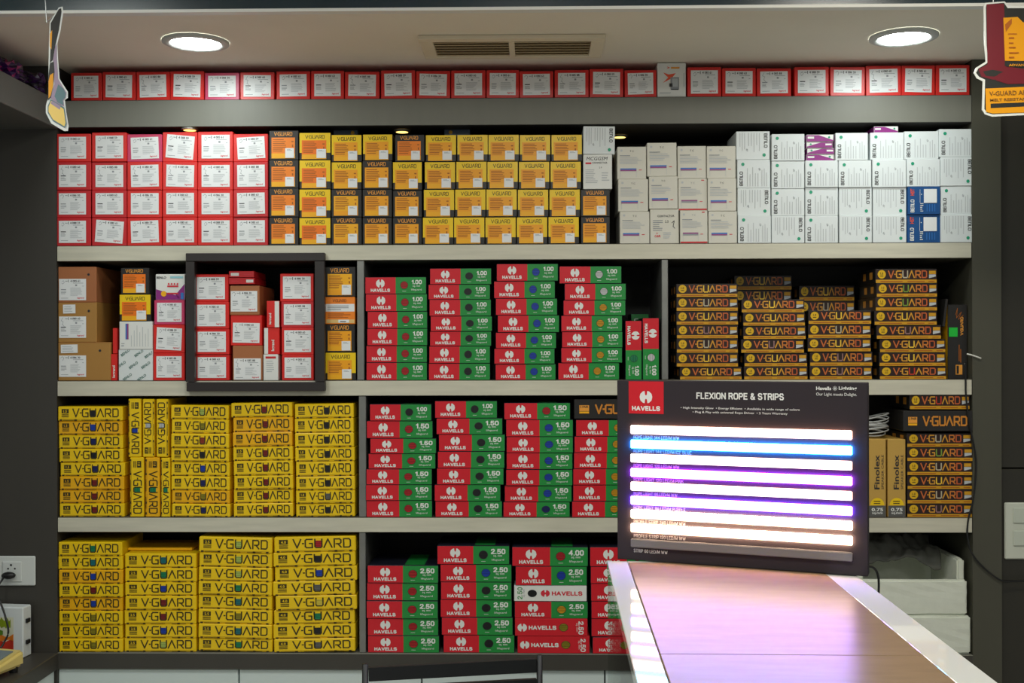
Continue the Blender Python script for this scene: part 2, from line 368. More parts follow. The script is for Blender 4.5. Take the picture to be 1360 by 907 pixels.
def k_blue(w, h, d=.16):
    def bd():
        mb = MB(); mb.box(-w/2, w/2, 0, d, 0, h, m_blue, .0012); R = math.pi/2
        mb.stext('BEnLO', -w*.36, h*.30, w*.12, m_white, 2, .2, rot=R, width=h*.46)
        mb.text('HST', -w*.36, h*.80, w*.12, m_orr, 2, .03, rot=R, width=h*.24)
        micro(mb, -w*.12, -w*.02, h*.08, h*.42, 5, m_white, 2, 2)
        for i in range(4): mb.rect(w*(.08+.08*i), w*(.10+.08*i), h*.10, h*.36, m_bluei, 2)
        mb.disc(-w*.08, h*.72, h*.02, m_white, 2, 6); mb.rect(-w*.13, -w*.12, h*.42, h*.9, m_white, 2)
        return mb.me('carton')
    def st():
        mb = MB(); mb.box(-w*.20, w*.20, -.0004, 0, -h*.25, h*.25, m_paper); return mb.me('sticker')
    return [('carton', cached(('bb', w, h), bd), (0, 0, 0), 0), ('sticker', cached(('bbs', w, h), st), (w*.19, -.0012, h*.66), 0)]
def k_purple(w, h, flip=False, d=.10):
    def bd():
        mb = MB(); mb.box(-w/2, w/2, 0, d, 0, h, m_white, .001, side=m_purp); s = -1 if flip else 1
        a = [(-w*.49*s, h*.03), (w*.49*s, h*.03), (w*.49*s, h*.22), (-w*.05*s, h*.92), (-w*.49*s, h*.92)]
        mb.pr(a if s > 0 else a[::-1], m_purp, 1)
        mb.rect(min(-w*.46*s, -w*.22*s), max(-w*.46*s, -w*.22*s), h*.42, h*.72, m_white, 2)
        mb.disc(w*.34*s, h*.62, h*.15, m_teal, 2)
        return mb.me('carton')
    return [('carton', cached(('pp', w, h, flip), bd), (0, 0, 0), 0)]

def k_havells(w, h, wc='red', num='1.00', style='std', d=.19):
    t = {'std': m_navy, 'red': m_redd, 'white': m_white}[style]
    def bd():
        mb = MB(); mb.box(-w/2, w/2, 0, d, 0, h, t, .0012, side=m_navy)
        if style == 'std':
            mb.rect(-w/2+.001, 0, .001, h-.001, m_hred, 1); mb.rect(0, w/2-.001, .001, h-.001, m_green, 1)
            for y0, x0, x1, q in ((.02, .02, .30, m_green), ):   # top print
                mb.face([(x0*w, .01, h+.0003), (x1*w, .01, h+.0003), (x1*w, d-.01, h+.0003), (x0*w, d-.01, h+.0003)], q)
            emblem(mb, -w*.25, h*.62, h*.25, m_white, 2)
            mb.stext('HAVELLS', -w*.25, h*.22, h*.20, m_white, 2, .25, width=w*.315)
            mb.stext(num, w*.345, h*.70, h*(.26 if num == '1.00' else .29), m_white, 2, .22, width=w*(.165 if num == '1.00' else .20))
            mb.text('sq. mm', w*.34, h*.44, h*.12, m_white, 2, .01, width=w*.12)
            mb.text('lifeguard', w*.34, h*.24, h*.14, m_white, 2, .0, width=w*.17)
            mb.rect(w*.11, w*.17, h*.155, h*.175, m_white, 2)
        elif style == 'red':
            mb.rect(-w/2+.001, w/2-.001, .001, h-.001, m_hred, 1)
            emblem(mb, -w*.40, h*.48, h*.23, m_white, 2)
            mb.stext('HAVELLS', -w*.12, h*.48, h*.24, m_white, 2, .25, width=w*.38)
            mb.stext(num, w*.41, h*.48, h*.26, m_white, 2, .2, rot=-math.pi/2, width=h*.76)
            mb.text('sq. mm', w*.35, h*.50, h*.10, m_white, 2, rot=-math.pi/2, width=h*.5)
        else:
            mb.rect(-w/2+.001, w/2-.001, .001, h-.001, m_white, 1)
            mb.stext(num, -w*.42, h*.5, h*.24, m_green, 2, .16, rot=math.pi/2, width=h*.76)
            mb.text('sq. mm', -w*.36, h*.5, h*.10, m_inkg, 2, rot=math.pi/2, width=h*.5)
            emblem(mb, -w*.07, h*.5, h*.22, m_redink, 2)
            mb.stext('HAVELLS', w*.23, h*.5, h*.27, m_redink, 2, .23, width=w*.42)
        return mb.me('carton')
    def wn():
        mb = MB(); r = h*.21; mb.disc(0, 0, r*1.1, m_ink, 0, 24); mb.disc(0, 0, r, wire(wc), .5, 24)  # dark ring painted as the shade of a recessed hole
        mb.lift = .0004
        for k in (-.45, -.1, .3, .6):
            e = r*math.sqrt(1-k*k)*.96; mb.rect(-e, e, k*r-.0006, k*r+.0006, wire_shade(wc), 1)
        return mb.me('wire_window')
    wx = {'std': w*.14, 'red': w*.17, 'white': -w*.25}[style]
    return [('carton', cached(('hv', w, h, num, style), bd), (0, 0, 0), 0),
            ('wire_window', cached(('hvw', h, wc), wn), (wx, -.0012, h*(.52 if style == 'std' else .5)), 0)]

def k_ywire(w, h, wc='black', amber=False, num='1.0', d=.19):
    ym = m_yela if amber else m_yel
    lx, lw, lh = w*.085, w*.70, h*.54
    def bd():
        mb = MB(); mb.box(-w/2, w/2, 0, d, 0, h, ym, .0022)
        vlogo(mb, lx, h*.56, lw, lh, h*.08, m_olink, 2)
        a = h*.24; X = -w*.385
        mb.rect(X-a*1.05, X+a*1.05, h*.56-a*.15, h*.56+a*1.1, m_olink, 2)
        mb.text(num, X, h*.66, h*.18, ym, 3, .02)
        for q in (.26, .34, .42): mb.rect(X-a*1.05, X+a*1.05, h*q, h*(q+.04), m_olink, 2)
        mb.rect(-w*.47, w*.47, h*.10, h*.118, m_foldy, 2)  # brown fold line, darkened with the shadow between stacked boxes
        for q in (-.47, -.24, .24, .42): mb.rect(w*q, w*(q+.035), h*.0, h*.10, m_olink, 2)
        for k in range(3): mb.rect(w*(-.42+.29*k), w*(-.22+.29*k), h*.03, h*.065, m_olink, 2)
        return mb.me('carton')
    def wn():
        mb = MB(); a = lw/LW*.74/2; b = lh
        mb.pr([(-a, b*.34), (-a, -b*.36), (-a*.7, -b*.46), (a*.7, -b*.46), (a, -b*.36), (a, b*.34)], wire(wc), .5)
        for k in (-.25, 0, .2): mb.rect(-a*.9, a*.9, b*k-.0004, b*k+.0005, wire_shade(wc), 1)
        return mb.me('wire_window')
    ux = lx+(2.67-LW/2)*lw/LW
    return [('carton', cached(('yw', w, h, amber, num), bd), (0, 0, 0), 0), ('wire_window', cached(('yww', w, h, wc), wn), (ux, -.0006, h*.56), 0)]

GR = ['#v', '.', 'G', 'U', 'A', 'R', 'D']
lg = [M('logo_ink_%d' % i, c, .4) for i, c in enumerate(((200, 104, 48), (206, 132, 44), (212, 150, 48), (216, 170, 60), (210, 148, 44), (204, 120, 48), (192, 92, 46)))]  # inks carry the reflective gradient and the dim shelf in their colour
U_INK = {'yellow': (240, 196, 60), 'white': (186, 176, 150), 'green': (120, 150, 56), 'red': (196, 60, 36), 'purple': (150, 112, 110)}
m_shgold = M('shaded_gold_print', (206, 150, 26), .4); m_shyel = M('shaded_yellow_print', (222, 176, 24), .4)  # print colours darkened to paint in the shade of the right shelf
m_face = M('dark_maroon_card', (44, 24, 20), .4)
def k_bwire(w, h, uc='yellow', d=.19):
    def bd():
        mb = MB(); mb.box(-w/2, w/2, 0, d, 0, h, m_black, .0012)
        mb.rect(-w/2+.001, w/2-.001, h*.26, h-.002, m_face, .6)
        mb.rect(-w/2+.001, w/2-.001, .001, h*.25, m_shgold, 1)
        mats = list(lg); mats[3] = M('logo_u_'+uc, U_INK[uc], .4)
        vlogo(mb, w*.02, h*.62, w*.62, h*.46, h*.085, None, 2, mats=mats)
        mb.disc(-w*.40, h*.62, h*.30, m_shyel, 2, 20); mb.text('1.0', -w*.40, h*.68, h*.16, m_olink, 3, .02); mb.rect(-w*.425, -w*.375, h*.48, h*.53, m_olink, 3)
        mb.rect(w*.37, w*.48, h*.62, h*.86, m_shgold, 2); mb.pr([(w*.37, h*.34), (w*.48, h*.46), (w*.48, h*.60), (w*.37, h*.60)], m_inkl, 2)
        for a, b in ((-.42, -.06), (.02, .30), (.36, .46)):
            mb.rect(w*a, w*b, h*.10, h*.16, m_inko, 2)
        for y0 in (.03, .10):    # side print
            mb.face([(-w/2-.0004, y0, h*.3), (-w/2-.0004, y0+.03, h*.3), (-w/2-.0004, y0+.03, h*.8), (-w/2-.0004, y0, h*.8)], m_gold)
        return mb.me('carton')
    return [('carton', cached(('bw', w, h, uc), bd), (0, 0, 0), 0)]
def k_bbig(w, h, d=.2):
    def bd():
        mb = MB(); mb.box(-w/2, w/2, 0, d, 0, h, m_black, .0015)
        vlogo(mb, w*.10, h*.50, w*.62, h*.42, h*.085, None, 2, mats=[lg[1]]*7)
        mb.rect(-w*.43, -w*.30, h*.40, h*.70, m_gold, 2); mb.text('2 PAIR', -w*.365, h*.62, h*.12, m_black, 3, .02, width=w*.11)
        mb.rect(-w*.43, -w*.30, h*.28, h*.38, m_yelp, 2)
        return mb.me('carton')
    return [('carton', cached(('bbig', w, h), bd), (0, 0, 0), 0)]

# ------------------------------------------------------------------ placing
ORD = ['first', 'second', 'third', 'fourth', 'fifth', 'sixth', 'seventh', 'eighth', 'ninth', 'tenth', 'eleventh', 'twelfth', 'thirteenth',
       'fourteenth', 'fifteenth', 'sixteenth', 'seventeenth', 'eighteenth', 'nineteenth', 'twentieth', 'twenty-first', 'twenty-second', 'twenty-third', 'twenty-fourth', 'twenty-fifth']
def place(name, cat, parts, wn, hn, x, y, z, w, h, label, group=None, roll=0.0, yaw=0.0):
    sx, sz = w/wn, h/hn
    if len(parts) == 1:
        o = link(name, parts[0][1], None); tag(o, label, cat, group)
    else:
        o = thing(name, label, cat, group=group)
        for pn, me, loc, tilt in parts:
            c = link(pn, me, o, loc); c.rotation_euler = (0, tilt, 0)
    o.location = (x, y, z); o.rotation_euler = (0, roll, yaw); o.scale = (sx, 1, sz)
    return o
def put(name, cat, parts, nom, r, label, group=None, y=.004, z0=None, roll=0.0, yaw=None):
    """a carton whose front face fills the photo rectangle r = (u0, v0, u1, v1) on the plane at depth y"""
    u0, v0, u1, v1 = r; a = P((u0+u1)/2, v1, y); b = P((u0+u1)/2, v0, y); l = P(u0, v1, y); q = P(u1, v1, y)
    w = q.x-l.x-.0006; h = b.z-a.z-.0004; z = a.z if z0 is None else z0
    return place(name, cat, parts, nom[0], nom[1], (l.x+q.x)/2, y, z, w, h, label, group, roll, random.uniform(-.006, .006) if yaw is None else yaw)
def where(i, n, stack):
    if n == 1: return stack
    return ('top of ' if i == 0 else 'bottom of ' if i == n-1 else ORD[i]+' from top in ')+stack
def stack(name, cat, vs, xs, items, zshelf, stackname, group, y=.004, roll=0.0, nm=None, ny=None):
    """items: list of (parts, nominal size, look); vs: n+1 heights from top to bottom"""
    n = len(items); um = sum((a+b)/2 for a, b in xs)/n
    Z = [P(um, v, y).z for v in vs]; k = (Z[0]-zshelf)/(Z[0]-Z[-1]); lift = abs(math.sin(roll))*(xs[0][1]-xs[0][0])*PX/2
    Z = [zshelf+(q-Z[-1])*k+lift+.0003 for q in Z]
    for i, (parts, nom, look) in enumerate(items):
        u0, u1 = xs[i] if i < len(xs) else xs[-1]
        yy = y+random.uniform(-.003, .004)
        l = P(u0, vs[i], yy).x; q = P(u1, vs[i], yy).x
        place(nm[i] if nm else name, cat, parts, nom[0], nom[1], (l+q)/2, yy, Z[i+1], q-l-.0006, Z[i]-Z[i+1]-.0005,
              look+', '+where(i, n, stackname), group, roll, random.uniform(-1, 1)*(.014 if 'red-green' in stackname or 'black stack' in stackname else .006))

# ================================================================== structure
def zat(pairs): return sum(P(u, v, 0).z for u, v in pairs)/len(pairs)
Z_LEDGE = zat(((94, 131.5), (680, 131), (1288, 126.5)))
Z_VAL = zat(((100, 168), (1250, 164)))
Z1 = zat(((78, 327), (1290, 321.5))); Z1b = zat(((78, 347.5), (1290, 342.5)))
Z2 = zat(((78, 507.6), (1290, 502))); Z2b = zat(((78, 528), (1290, 523)))
Z3 = zat(((78, 687.5), (1290, 687))); Z3b = zat(((78, 707.5), (1290, 707)))
Z4 = zat(((78, 868), (1290, 868))); Z4b = zat(((78, 889), (800, 889)))
Z_CEIL = ZC+377*PX
XL = P(75.5, 500).x; XR = P(1291.5, 500).x; DEP = .34

mb = MB(); mb.box(-2.6, 2.6, -5.2, .5, -.06, 0, M('pale_floor_tile', (206, 200, 190), .35, noise=.1, nscale=4)); struct(mb, 'floor')
mb = MB(); mb.box(-2.6, 2.6, -.524, .5, Z_CEIL, Z_CEIL+.05, m_ceil); struct(mb, 'ceiling')
mb = MB(); mb.box(-2.6, 2.6, -.545, -.525, Z_CEIL+.006, Z_CEIL+.22, m_fascia); struct(mb, 'trim_1')
mb = MB(); mb.box(-2.6, 2.6, -.551, -.524, Z_CEIL-.003, Z_CEIL+.005, m_trimw); struct(mb, 'trim_2')
mb = MB(); mb.box(-2.6, 2.6, -5.2, -.546, Z_CEIL+.18, Z_CEIL+.22, m_ceil); struct(mb, 'ceiling_front')
mb = MB(); mb.box(-2.6, 2.6, DEP+.02, .5, 0, Z_CEIL-.001, m_back); struct(mb, 'wall_back')
mb = MB(); mb.box(-2.5, XL, .0, DEP+.02, 0, Z_CEIL-.001, m_pill); struct(mb, 'wall_left')
xr2 = P(1330, 500).x
mb = MB(); mb.box(XR, xr2, .0, DEP+.02, 0, Z_CEIL-.001, m_pill2)
struct(mb, 'wall_right')
mb = MB(); zz = [0, P(1345, 772, .02).z, P(1345, 622, .02).z, Z_CEIL-.001]
for a, b in zip(zz, zz[1:]): mb.box(xr2+.003, 2.5, .02, DEP+.018, a+.002, b-.002, m_darkp, .002)
o = mb.obj('tall_cupboard'); tag(o, 'dark laminate tall cupboard front at the right edge, behind the white switch plate', 'cupboard')

# overhead loft on the left, running towards the camera
zt, zb = P(78, 134).z, P(78, 171.5).z
mb = MB(); xl = P(79, 150).x
mb.box(-2.4, xl, -1.9, -.002, zb, zt, M('loft_grey_laminate', (86, 86, 80), .5), .002); o = mb.obj('loft_shelf'); tag(o, 'grey laminate overhead loft shelf along the left side under the ceiling', 'shelf')

# the shelving
sh = thing('wall_shelving', 'built in wall shelving with cream edged shelves filled with cartons', 'shelving', (0, DEP/2, 0))
def shp(name, x0, x1, y0, y1, z0, z1, m, front=None, c=.0015, n=None):
    mb = MB(); mb.box(x0, x1, y0-DEP/2, y1-DEP/2, z0, z1, m, c, front=front); return mb.obj(name, sh)
shp('back_panel', XL, XR, DEP, DEP+.015, 0, Z_CEIL-.01, m_back)
shp('valance', XL, XR, 0, DEP-.001, Z_VAL, Z_LEDGE, m_back, m_grey)
for a, b in ((Z1, Z1b), (Z2, Z2b), (Z3, Z3b)): shp('shelf', XL+.001, XR-.001, 0, DEP-.001, b, a, m_inside, m_cream)
shp('base_ledge', XL+.001, XR-.001, -.004, DEP-.001, Z4b, Z4, m_grey, m_pill)
for (u0, u1, v, za, zb_) in ((474, 483.5, 430, Z1b, Z2), (476.5, 486, 610, Z2b, Z3), (477, 485.5, 790, Z3b, Z4), (879, 887.5, 430, Z1b, Z2)):
    shp('divider', P(u0, v).x, P(u1, v).x, .002, DEP-.001, zb_+.0005, za-.0005, m_steel)
# small shelf lights under the valance
m_spot = EM('warm_spot', (1, .62, .16), 2.6)
for i, (u, v) in enumerate(((252, 171.5), (534, 174), (823, 181))):
    p = PZ(u, v, Z_VAL-.002); l = ('left', 'middle', 'right')[i]
    t = thing('shelf_spotlight', 'small warm spotlight under the valance, %s' % ('lit disc right of the yellow and white cartons', 'above the sixth black carton column', 'above the red carton stacks')[(2, 1, 0).index(i) if False else {2: 0, 1: 1, 0: 2}[i]], 'spotlight', (p.x, p.y, Z_VAL-.006), 'small spotlights under the valance')
    mb = MB(); n = 20; mb.face([(.019*math.cos(2*math.pi*k/n), -.019*math.sin(2*math.pi*k/n), 0) for k in range(n)], m_spot); mb.obj('lens', t)
    mb = MB(); vs = []; fs = []
    for k in range(n):
        c, s = math.cos(2*math.pi*k/n), math.sin(2*math.pi*k/n); vs += [(.019*c, .019*s, 0), (.026*c, .026*s, .001), (.026*c, .026*s, .0055)]
        j = (k+1) % n; fs += [(3*k, 3*j, 3*j+1, 3*k+1), (3*k+1, 3*j+1, 3*j+2, 3*k+2)]
    mb.mesh(vs, fs, m_steel); mb.obj('rim', t)
# base cabinet with pale doors
bc = thing('base_cabinet', 'low cabinet with pale white doors under the bottom shelf', 'cabinet', (0, .1, 0))
m_door = M('pale_glass_door', (214, 226, 224), .25)
us = [79, 318.5, 560.5, 803, 1046, 1290]
mb = MB(); mb.box(XL+.001, XR-.001, -.07, .2, .0, Z4b-.001, M('cabinet_gap', (40, 40, 38), .5)); mb.obj('carcass', bc)
for a, b in zip(us, us[1:]):
    mb = MB(); mb.box(P(a+1, 890, .02).x, P(b-1, 890, .02).x, -.092, -.071, .08, Z4b-.003, m_door, .002); mb.obj('door', bc)
# side counter, bottom left
t = thing('side_counter', 'grey laminate side counter with white side panel at the bottom left corner', 'counter', (-2, -.5, 0))
xc = P(78.5, 868).x-.001
mb = MB(); mb.box(-.45, xc+2, -1.4, .497, Z4b, Z4, m_pill, .002); mb.obj('countertop', t)
mb = MB(); mb.box(-.45, xc+2-.012, -1.38, .495, 0, Z4b-.0005, m_door, .002); mb.obj('side_panel', t)

# niche frame
fr = thing('niche_frame', 'dark brown square frame around the red and brown cartons on second shelf', 'frame', (0, 0, 0))
yf = -.022
def fpart(name, u0, v0, u1, v1):
    mb = MB(); a = P(u0, v1, yf); b = P(u1, v0, yf); mb.box(a.x, b.x, yf, yf+(.021 if name != 'side_board' else .26), a.z, b.z, m_frame, .0015); mb.obj(name, fr)
fpart('top_board', 246.5, 335.5, 431, 347); fpart('bottom_board', 247.5, 507.3, 431.5, 519.8)
zi0, zi1 = P(340, 507, yf).z, P(340, 347.2, yf).z
for u0, u1 in ((246.7, 258.3), (418, 431)):
    mb = MB(); a = P(u0, 430, yf).x; b = P(u1, 430, yf).x
    mb.box(a, b, yf, 0-.001, zi0, zi1, m_frame, .001)
    b0 = P(258.2, 430, .006).x-.001
    mb.box(b0-.012 if u0 < 300 else a, b0 if u0 < 300 else a+.012, 0, .26, Z2+.0004, Z1b-.0004, m_frame); mb.obj('side_board', fr)

# ceiling lights and vent
m_lamp = EM('downlight_glow', (.92, 1.0, .98), DOWNLIGHT)
m_rim = M('downlight_rim', (205, 208, 204), .6)
for i, (u, v) in enumerate(((260, 55), (1200, 48))):
    p = PZ(u, v, Z_CEIL)
    t = thing('ceiling_downlight', 'round white recessed downlight in the ceiling, %s' % ('left of the air vent' if i == 0 else 'right of the air vent'), 'ceiling light', (p.x, p.y, Z_CEIL), 'ceiling downlights')
    n = 40; R, R2 = .069, .093
    mb = MB(); mb.face([(R*math.cos(2*math.pi*k/n), -R*math.sin(2*math.pi*k/n), -.006) for k in range(n)], m_lamp); mb.obj('diffuser', t)
    mb = MB(); vs = []; fs = []
    for k in range(n):
        c, s = math.cos(2*math.pi*k/n), math.sin(2*math.pi*k/n); vs += [(R*c, R*s, -.0055), (R*1.08*c, R*1.08*s, -.010), (R2*c, R2*s, -.006), (R2*c, R2*s, -.0005)]
        j = (k+1) % n
        for q in range(3): fs.append((4*k+q, 4*j+q, 4*j+q+1, 4*k+q+1))
    mb.mesh(vs, fs, m_rim); mb.obj('rim', t, True)
t = thing('ceiling_vent', 'beige rectangular ceiling air vent with two louvred openings', 'vent', (PZ(680, 60, Z_CEIL).x, PZ(680, 60, Z_CEIL).y, Z_CEIL))
ox, oy = t.location.x, t.location.y
x0, x1 = PZ(560, 60, Z_CEIL).x-ox, PZ(801, 60, Z_CEIL).x-ox; ya, yb = PZ(680, 45.5, Z_CEIL).y-oy, PZ(680, 73, Z_CEIL).y-oy
m_vent = M('vent_beige', (232, 220, 194), .6)
m_vin = M('vent_dark', (120, 102, 76), .7)
mb = MB(); e = .035; z_ = -.012
mb.box(x0, x1, ya, ya+e, z_, -.0005, m_vent, .002); mb.box(x0, x1, yb-e*.7, yb, z_, -.0005, m_vent, .002)
mb.box(x0, x0+.038, ya+e, yb-e*.7, z_, -.0005, m_vent, .002); mb.box(x1-.038, x1, ya+e, yb-e*.7, z_, -.0005, m_vent, .002)
mb.box(-.008, .008, ya+e, yb-e*.7, z_, -.0005, m_vent); mb.obj('vent_frame', t)
mb = MB(); mb.box(x0+.03, x1-.03, ya+.02, yb-.02, -.002, -.0004, m_vin); mb.obj('vent_back', t)
for (xa, xb) in ((x0+.040, -.009), (.009, x1-.040)):
    for k in range(6):
        yy = ya+e+(yb-ya-1.7*e)*(k+.5)/6
        mb = MB(); mb.mesh([(xa, yy-.006, -.011), (xb, yy-.006, -.011), (xb, yy+.005, -.003), (xa, yy+.005, -.003), (xa, yy-.005, -.012), (xb, yy-.005, -.012), (xb, yy+.006, -.004), (xa, yy+.006, -.004)],
                [(0, 1, 2, 3), (7, 6, 5, 4), (0, 4, 5, 1), (2, 6, 7, 3)], M('vent_slat', (214, 196, 158), .6)); mb.obj('slat', t)

# ================================================================== cartons
RW, RH = 46*PX, 37*PX
# --- top ledge
TOP = [(94, 135), (136, 180), (181, 225.5), (226, 271), (272, 318), (319, 364.5), (367, 412), (413, 457), (458, 504), (506, 551.5), (552.5, 598), (599, 645), (646, 689.5),
       (690, 735), (736.5, 782), (783, 828), (829.5, 872), (873, 911), (913, 958), (959, 1004), (1005, 1051), (1055, 1101), (1102.5, 1149), (1150, 1197), (1197.5, 1242), (1243, 1288)]
TV = [94, 93, 93, 92.5, 95, 94.5, 93.5, 93, 94.5, 93, 94, 93.5, 93.5, 95, 93.5, 92, 93.5, 84, 89.5, 90.5, 91, 89, 89, 87.5, 87, 86.5]
for i, ((a, b), v) in enumerate(zip(TOP, TV)):
    vb = 131.5-(a/1288)*1.0 if a < 700 else 131-(a-680)/608*4.5
    if i == 17:
        w_, h_ = 38*PX, 46*PX
        mb = MB(); mb.box(-w_/2, w_/2, 0, .12, 0, h_, m_white, .0012)
        mb.pr([(-w_*.30, h_*.42), (0, h_*.55), (w_*.15, h_*.70), (-w_*.1, h_*.66), (-w_*.30, h_*.72), (-w_*.12, h_*.57)], m_orr, 2)
        mb.rect(-w_*.04, w_*.26, h_*.22, h_*.58, m_inkg, 3); mb.rect(w_*.02, w_*.22, h_*.3, h_*.54, m_inkl, 4)
        mb.rect(-w_*.08, w_*.04, h_*.30, h_*.40, m_ink, 4); mb.rect(-w_*.02, w_*.24, h_*.21, h_*.24, m_ink, 4)
        mb.pr([(-w_*.18, h_*.90), (-w_*.05, h_*.86), (-w_*.18, h_*.82), (-w_*.12, h_*.86)], m_orr, 2)
        mb.rect(-w_*.02, w_*.28, h_*.83, h_*.88, m_gold, 2)
        micro(mb, -w_*.42, 0, h_*.08, h_*.16, 2, m_inkl, 2); mb.rect(w_*.42, w_*.45, h_*.3, h_*.7, m_inkl, 2)
        put('switch_carton', 'box', [('carton', mb.me('carton'), (0, 0, 0), 0)], (w_, h_), (a, v, b, vb), 'tall white carton with orange arrow picture between red cartons on the top ledge', None, .008, Z_LEDGE+.0003)
        continue
    k = i if i < 17 else i-1
    lab = ('red carton with white sticker, ' + ('leftmost on the top ledge' if k == 0 else 'rightmost on the top ledge' if k == 24 else ('%s from the left on the top ledge' % ORD[k]) if k < 13 else ('just left of the white carton on the top ledge' if i == 16 else 'just right of the white carton on the top ledge' if i == 18 else '%s from the right on the top ledge' % ORD[24-k])))
    put('breaker_carton', 'box', k_red(RW, RH, (i*5) % 6, m_red if i not in (4,) else m_mag, .16, (0, .02, -.02, .03, 0, .01, -.01)[i % 7]), (RW, RH), (a, v, b, vb), lab, 'red cartons on the top ledge', .008, Z_LEDGE+.0003)

# --- upper shelf: red grid
cols = [(75.5, 120.7), (121.8, 168), (168.8, 215), (215.7, 262), (262.5, 309.5), (310, 356)]
tops = [177.6, 176, 178, 175, 174.5, 177.6]
TILT = {(2, 0): -.03, (3, 0): .09, (5, 0): -.05, (1, 3): .08, (2, 3): -.03, (2, 1): -.02, (3, 1): .03, (0, 0): 0, (5, 2): -.02, (5, 1): -.01}
CN = ['leftmost red stack', 'second red stack', 'third red stack', 'fourth red stack', 'fifth red stack', 'rightmost red stack']
for c, (a, b) in enumerate(cols):
    its = []
    for r in range(4):
        mt = m_mag if (c, r) == (2, 0) else m_redd if c in (0, 1, 5) and r > 0 else m_red
        its.append((k_red(RW, RH, (c*3+r*7) % 6, mt, .16, TILT.get((c, r), 0), sx=(-.04 if c < 1 else 0.01)), (RW, RH), 'magenta red carton with white sticker' if mt is m_mag else 'red carton with white sticker'))
    stack('breaker_carton', 'box', [tops[c], 215, 252.6, 289, 326.8], [(a, b)]*4, its, Z1, CN[c]+', upper shelf', 'red cartons on the upper shelf')
# --- upper shelf: black and yellow cartons
VW, VH = 41*PX, 37*PX
Y, K = 'yellow', 'black'
vgc = [([173, 212.6, 250.7, 289.5, 327], [(357.3, 396.6)]*4, [(K, 'orange')]*4),
       ([176.3, 213, 252, 290.5, 327], [(397.3, 439.3)]*4, [(Y, 'deep')]*4),
       ([178.8, 215.5, 252.5, 290, 327.4], [(440, 480.5)]*4, [(Y, 'amber'), (Y, 'amber'), (K, 'yellow'), (K, 'yellow')]),
       ([178, 214, 252.5, 290.3, 327.4], [(481.7, 521.5)]+[(481.3, 520.6)]*3, [(Y, 'amber'), (K, 'amber'), (K, 'amber'), (K, 'amber')]),
       ([179, 215.5, 253.6, 290.4, 327.2], [(524.6, 563.6)]+[(521.5, 560.6)]*3, [(K, 'orange'), (Y, 'amber'), (K, 'amber'), (K, 'amber')])]
for k in range(5):
    x0 = [565, 607, 648.2, 690, 732][k]; xb = [561.2, 602.6, 644.2, 686, 728][k]
    xs = [(x0+(xb-x0)*q/3, x0+(xb-x0)*q/3+41.2) for q in range(4)]
    vgc.append(([179, 215.3, 252.8, 290.5, 327.4], xs, [(Y, 'amber')]*4))
vgc.append(([251.6, 289.5, 327.4], [(771.2, 810)]*2, [(K, 'amber')]*2))
VN = ['first', 'second', 'third', 'fourth', 'fifth', 'sixth', 'seventh', 'eighth', 'ninth', 'tenth']
for i, (vs, xs, its) in enumerate(vgc):
    nm = ('stack right of red cartons' if i == 0 else 'stack under two white cartons' if i == 10 else VN[i]+' yellow-black stack')+', upper shelf'
    stack('switchgear_carton', 'box', vs, xs, [(k_vg(VW, VH, s, p), (VW, VH), 'yellow carton with orange panel' if s == Y else 'black carton with %s panel' % ('yellow' if p == 'yellow' else 'orange')) for s, p in its], Z1, nm, 'yellow and black cartons on the upper shelf')
# two white cartons on the last black column
zt_ = P(790, 251.6, .004).z+.0012
w_, h_ = 39*PX, 46*PX
mb = MB(); mb.box(-w_/2, w_/2, 0, .15, 0, h_, m_white, .0012)
mb.text('MCGGSM', -w_*.02, h_*.88, h_*.10, m_ink, 2, .0, shear=.2, width=w_*.74); mb.text('CONNECTOR', w_*.08, h_*.76, h_*.05, m_ink, 2, .01)
mb.rect(-w_*.42, -w_*.22, h_*.72, h_*.77, m_redink, 2); mb.text('2 P', w_*.1, h_*.62, h_*.045, m_ink, 2); micro(mb, -w_*.42, w_*.02, h_*.16, h_*.58, 8, m_inkl, 2, 4)
micro(mb, w_*.14, w_*.42, h_*.22, h_*.5, 4, m_inkl, 2, 9)
o = put('switch_carton', 'box', [('carton', mb.me('carton'), (0, 0, 0), 0)], (w_, h_), (774.5, 205.3, 813, 251.4), 'white carton with handwriting, stacked on the black cartons, upper shelf', None, .004, zt_)
BW, BH = 45*PX, 37*PX
put('capacitor_carton', 'box', k_benlo(BW, BH, True, .15), (BW, BH), (774.3, 167.8, 816.5, 205), 'white carton with green dot, on the handwritten white carton, upper shelf', None, .004, zt_+(P(790, 205.3, .004).z-P(790, 251.4, .004).z)+.0006, roll=.012)
# grey-blue slim packs lying on top, further back
for i, (a, b, va, vb_) in enumerate(((443, 475, 170.5, 180), (590, 624, 169.8, 180))):
    yb_ = .07; A = P(a, vb_, yb_); B = P(b, va, yb_); zb_ = P(500, 178.8, .004).z+.002
    mb = MB(); mb.box(A.x, B.x, 0, .05, 0, max(.014, B.z-zb_), M('grey_blue_card', (92, 106, 120), .5), .001); X = B.x-.016 if i == 0 else A.x+.02
    mb.disc(X, (B.z-zb_)*.55, .006, m_yelp, 1, 12)  # yellow disc paints the reflection of a spotlight
    o = mb.obj('fuse_pack', None, loc=(0, yb_, zb_)); tag(o, 'slim grey-blue pack with painted yellow reflection lying on the %s' % ('third yellow-black stack, upper shelf' if i == 0 else 'sixth yellow-black stack, upper shelf'), 'pack', 'grey-blue packs on the yellow cartons')
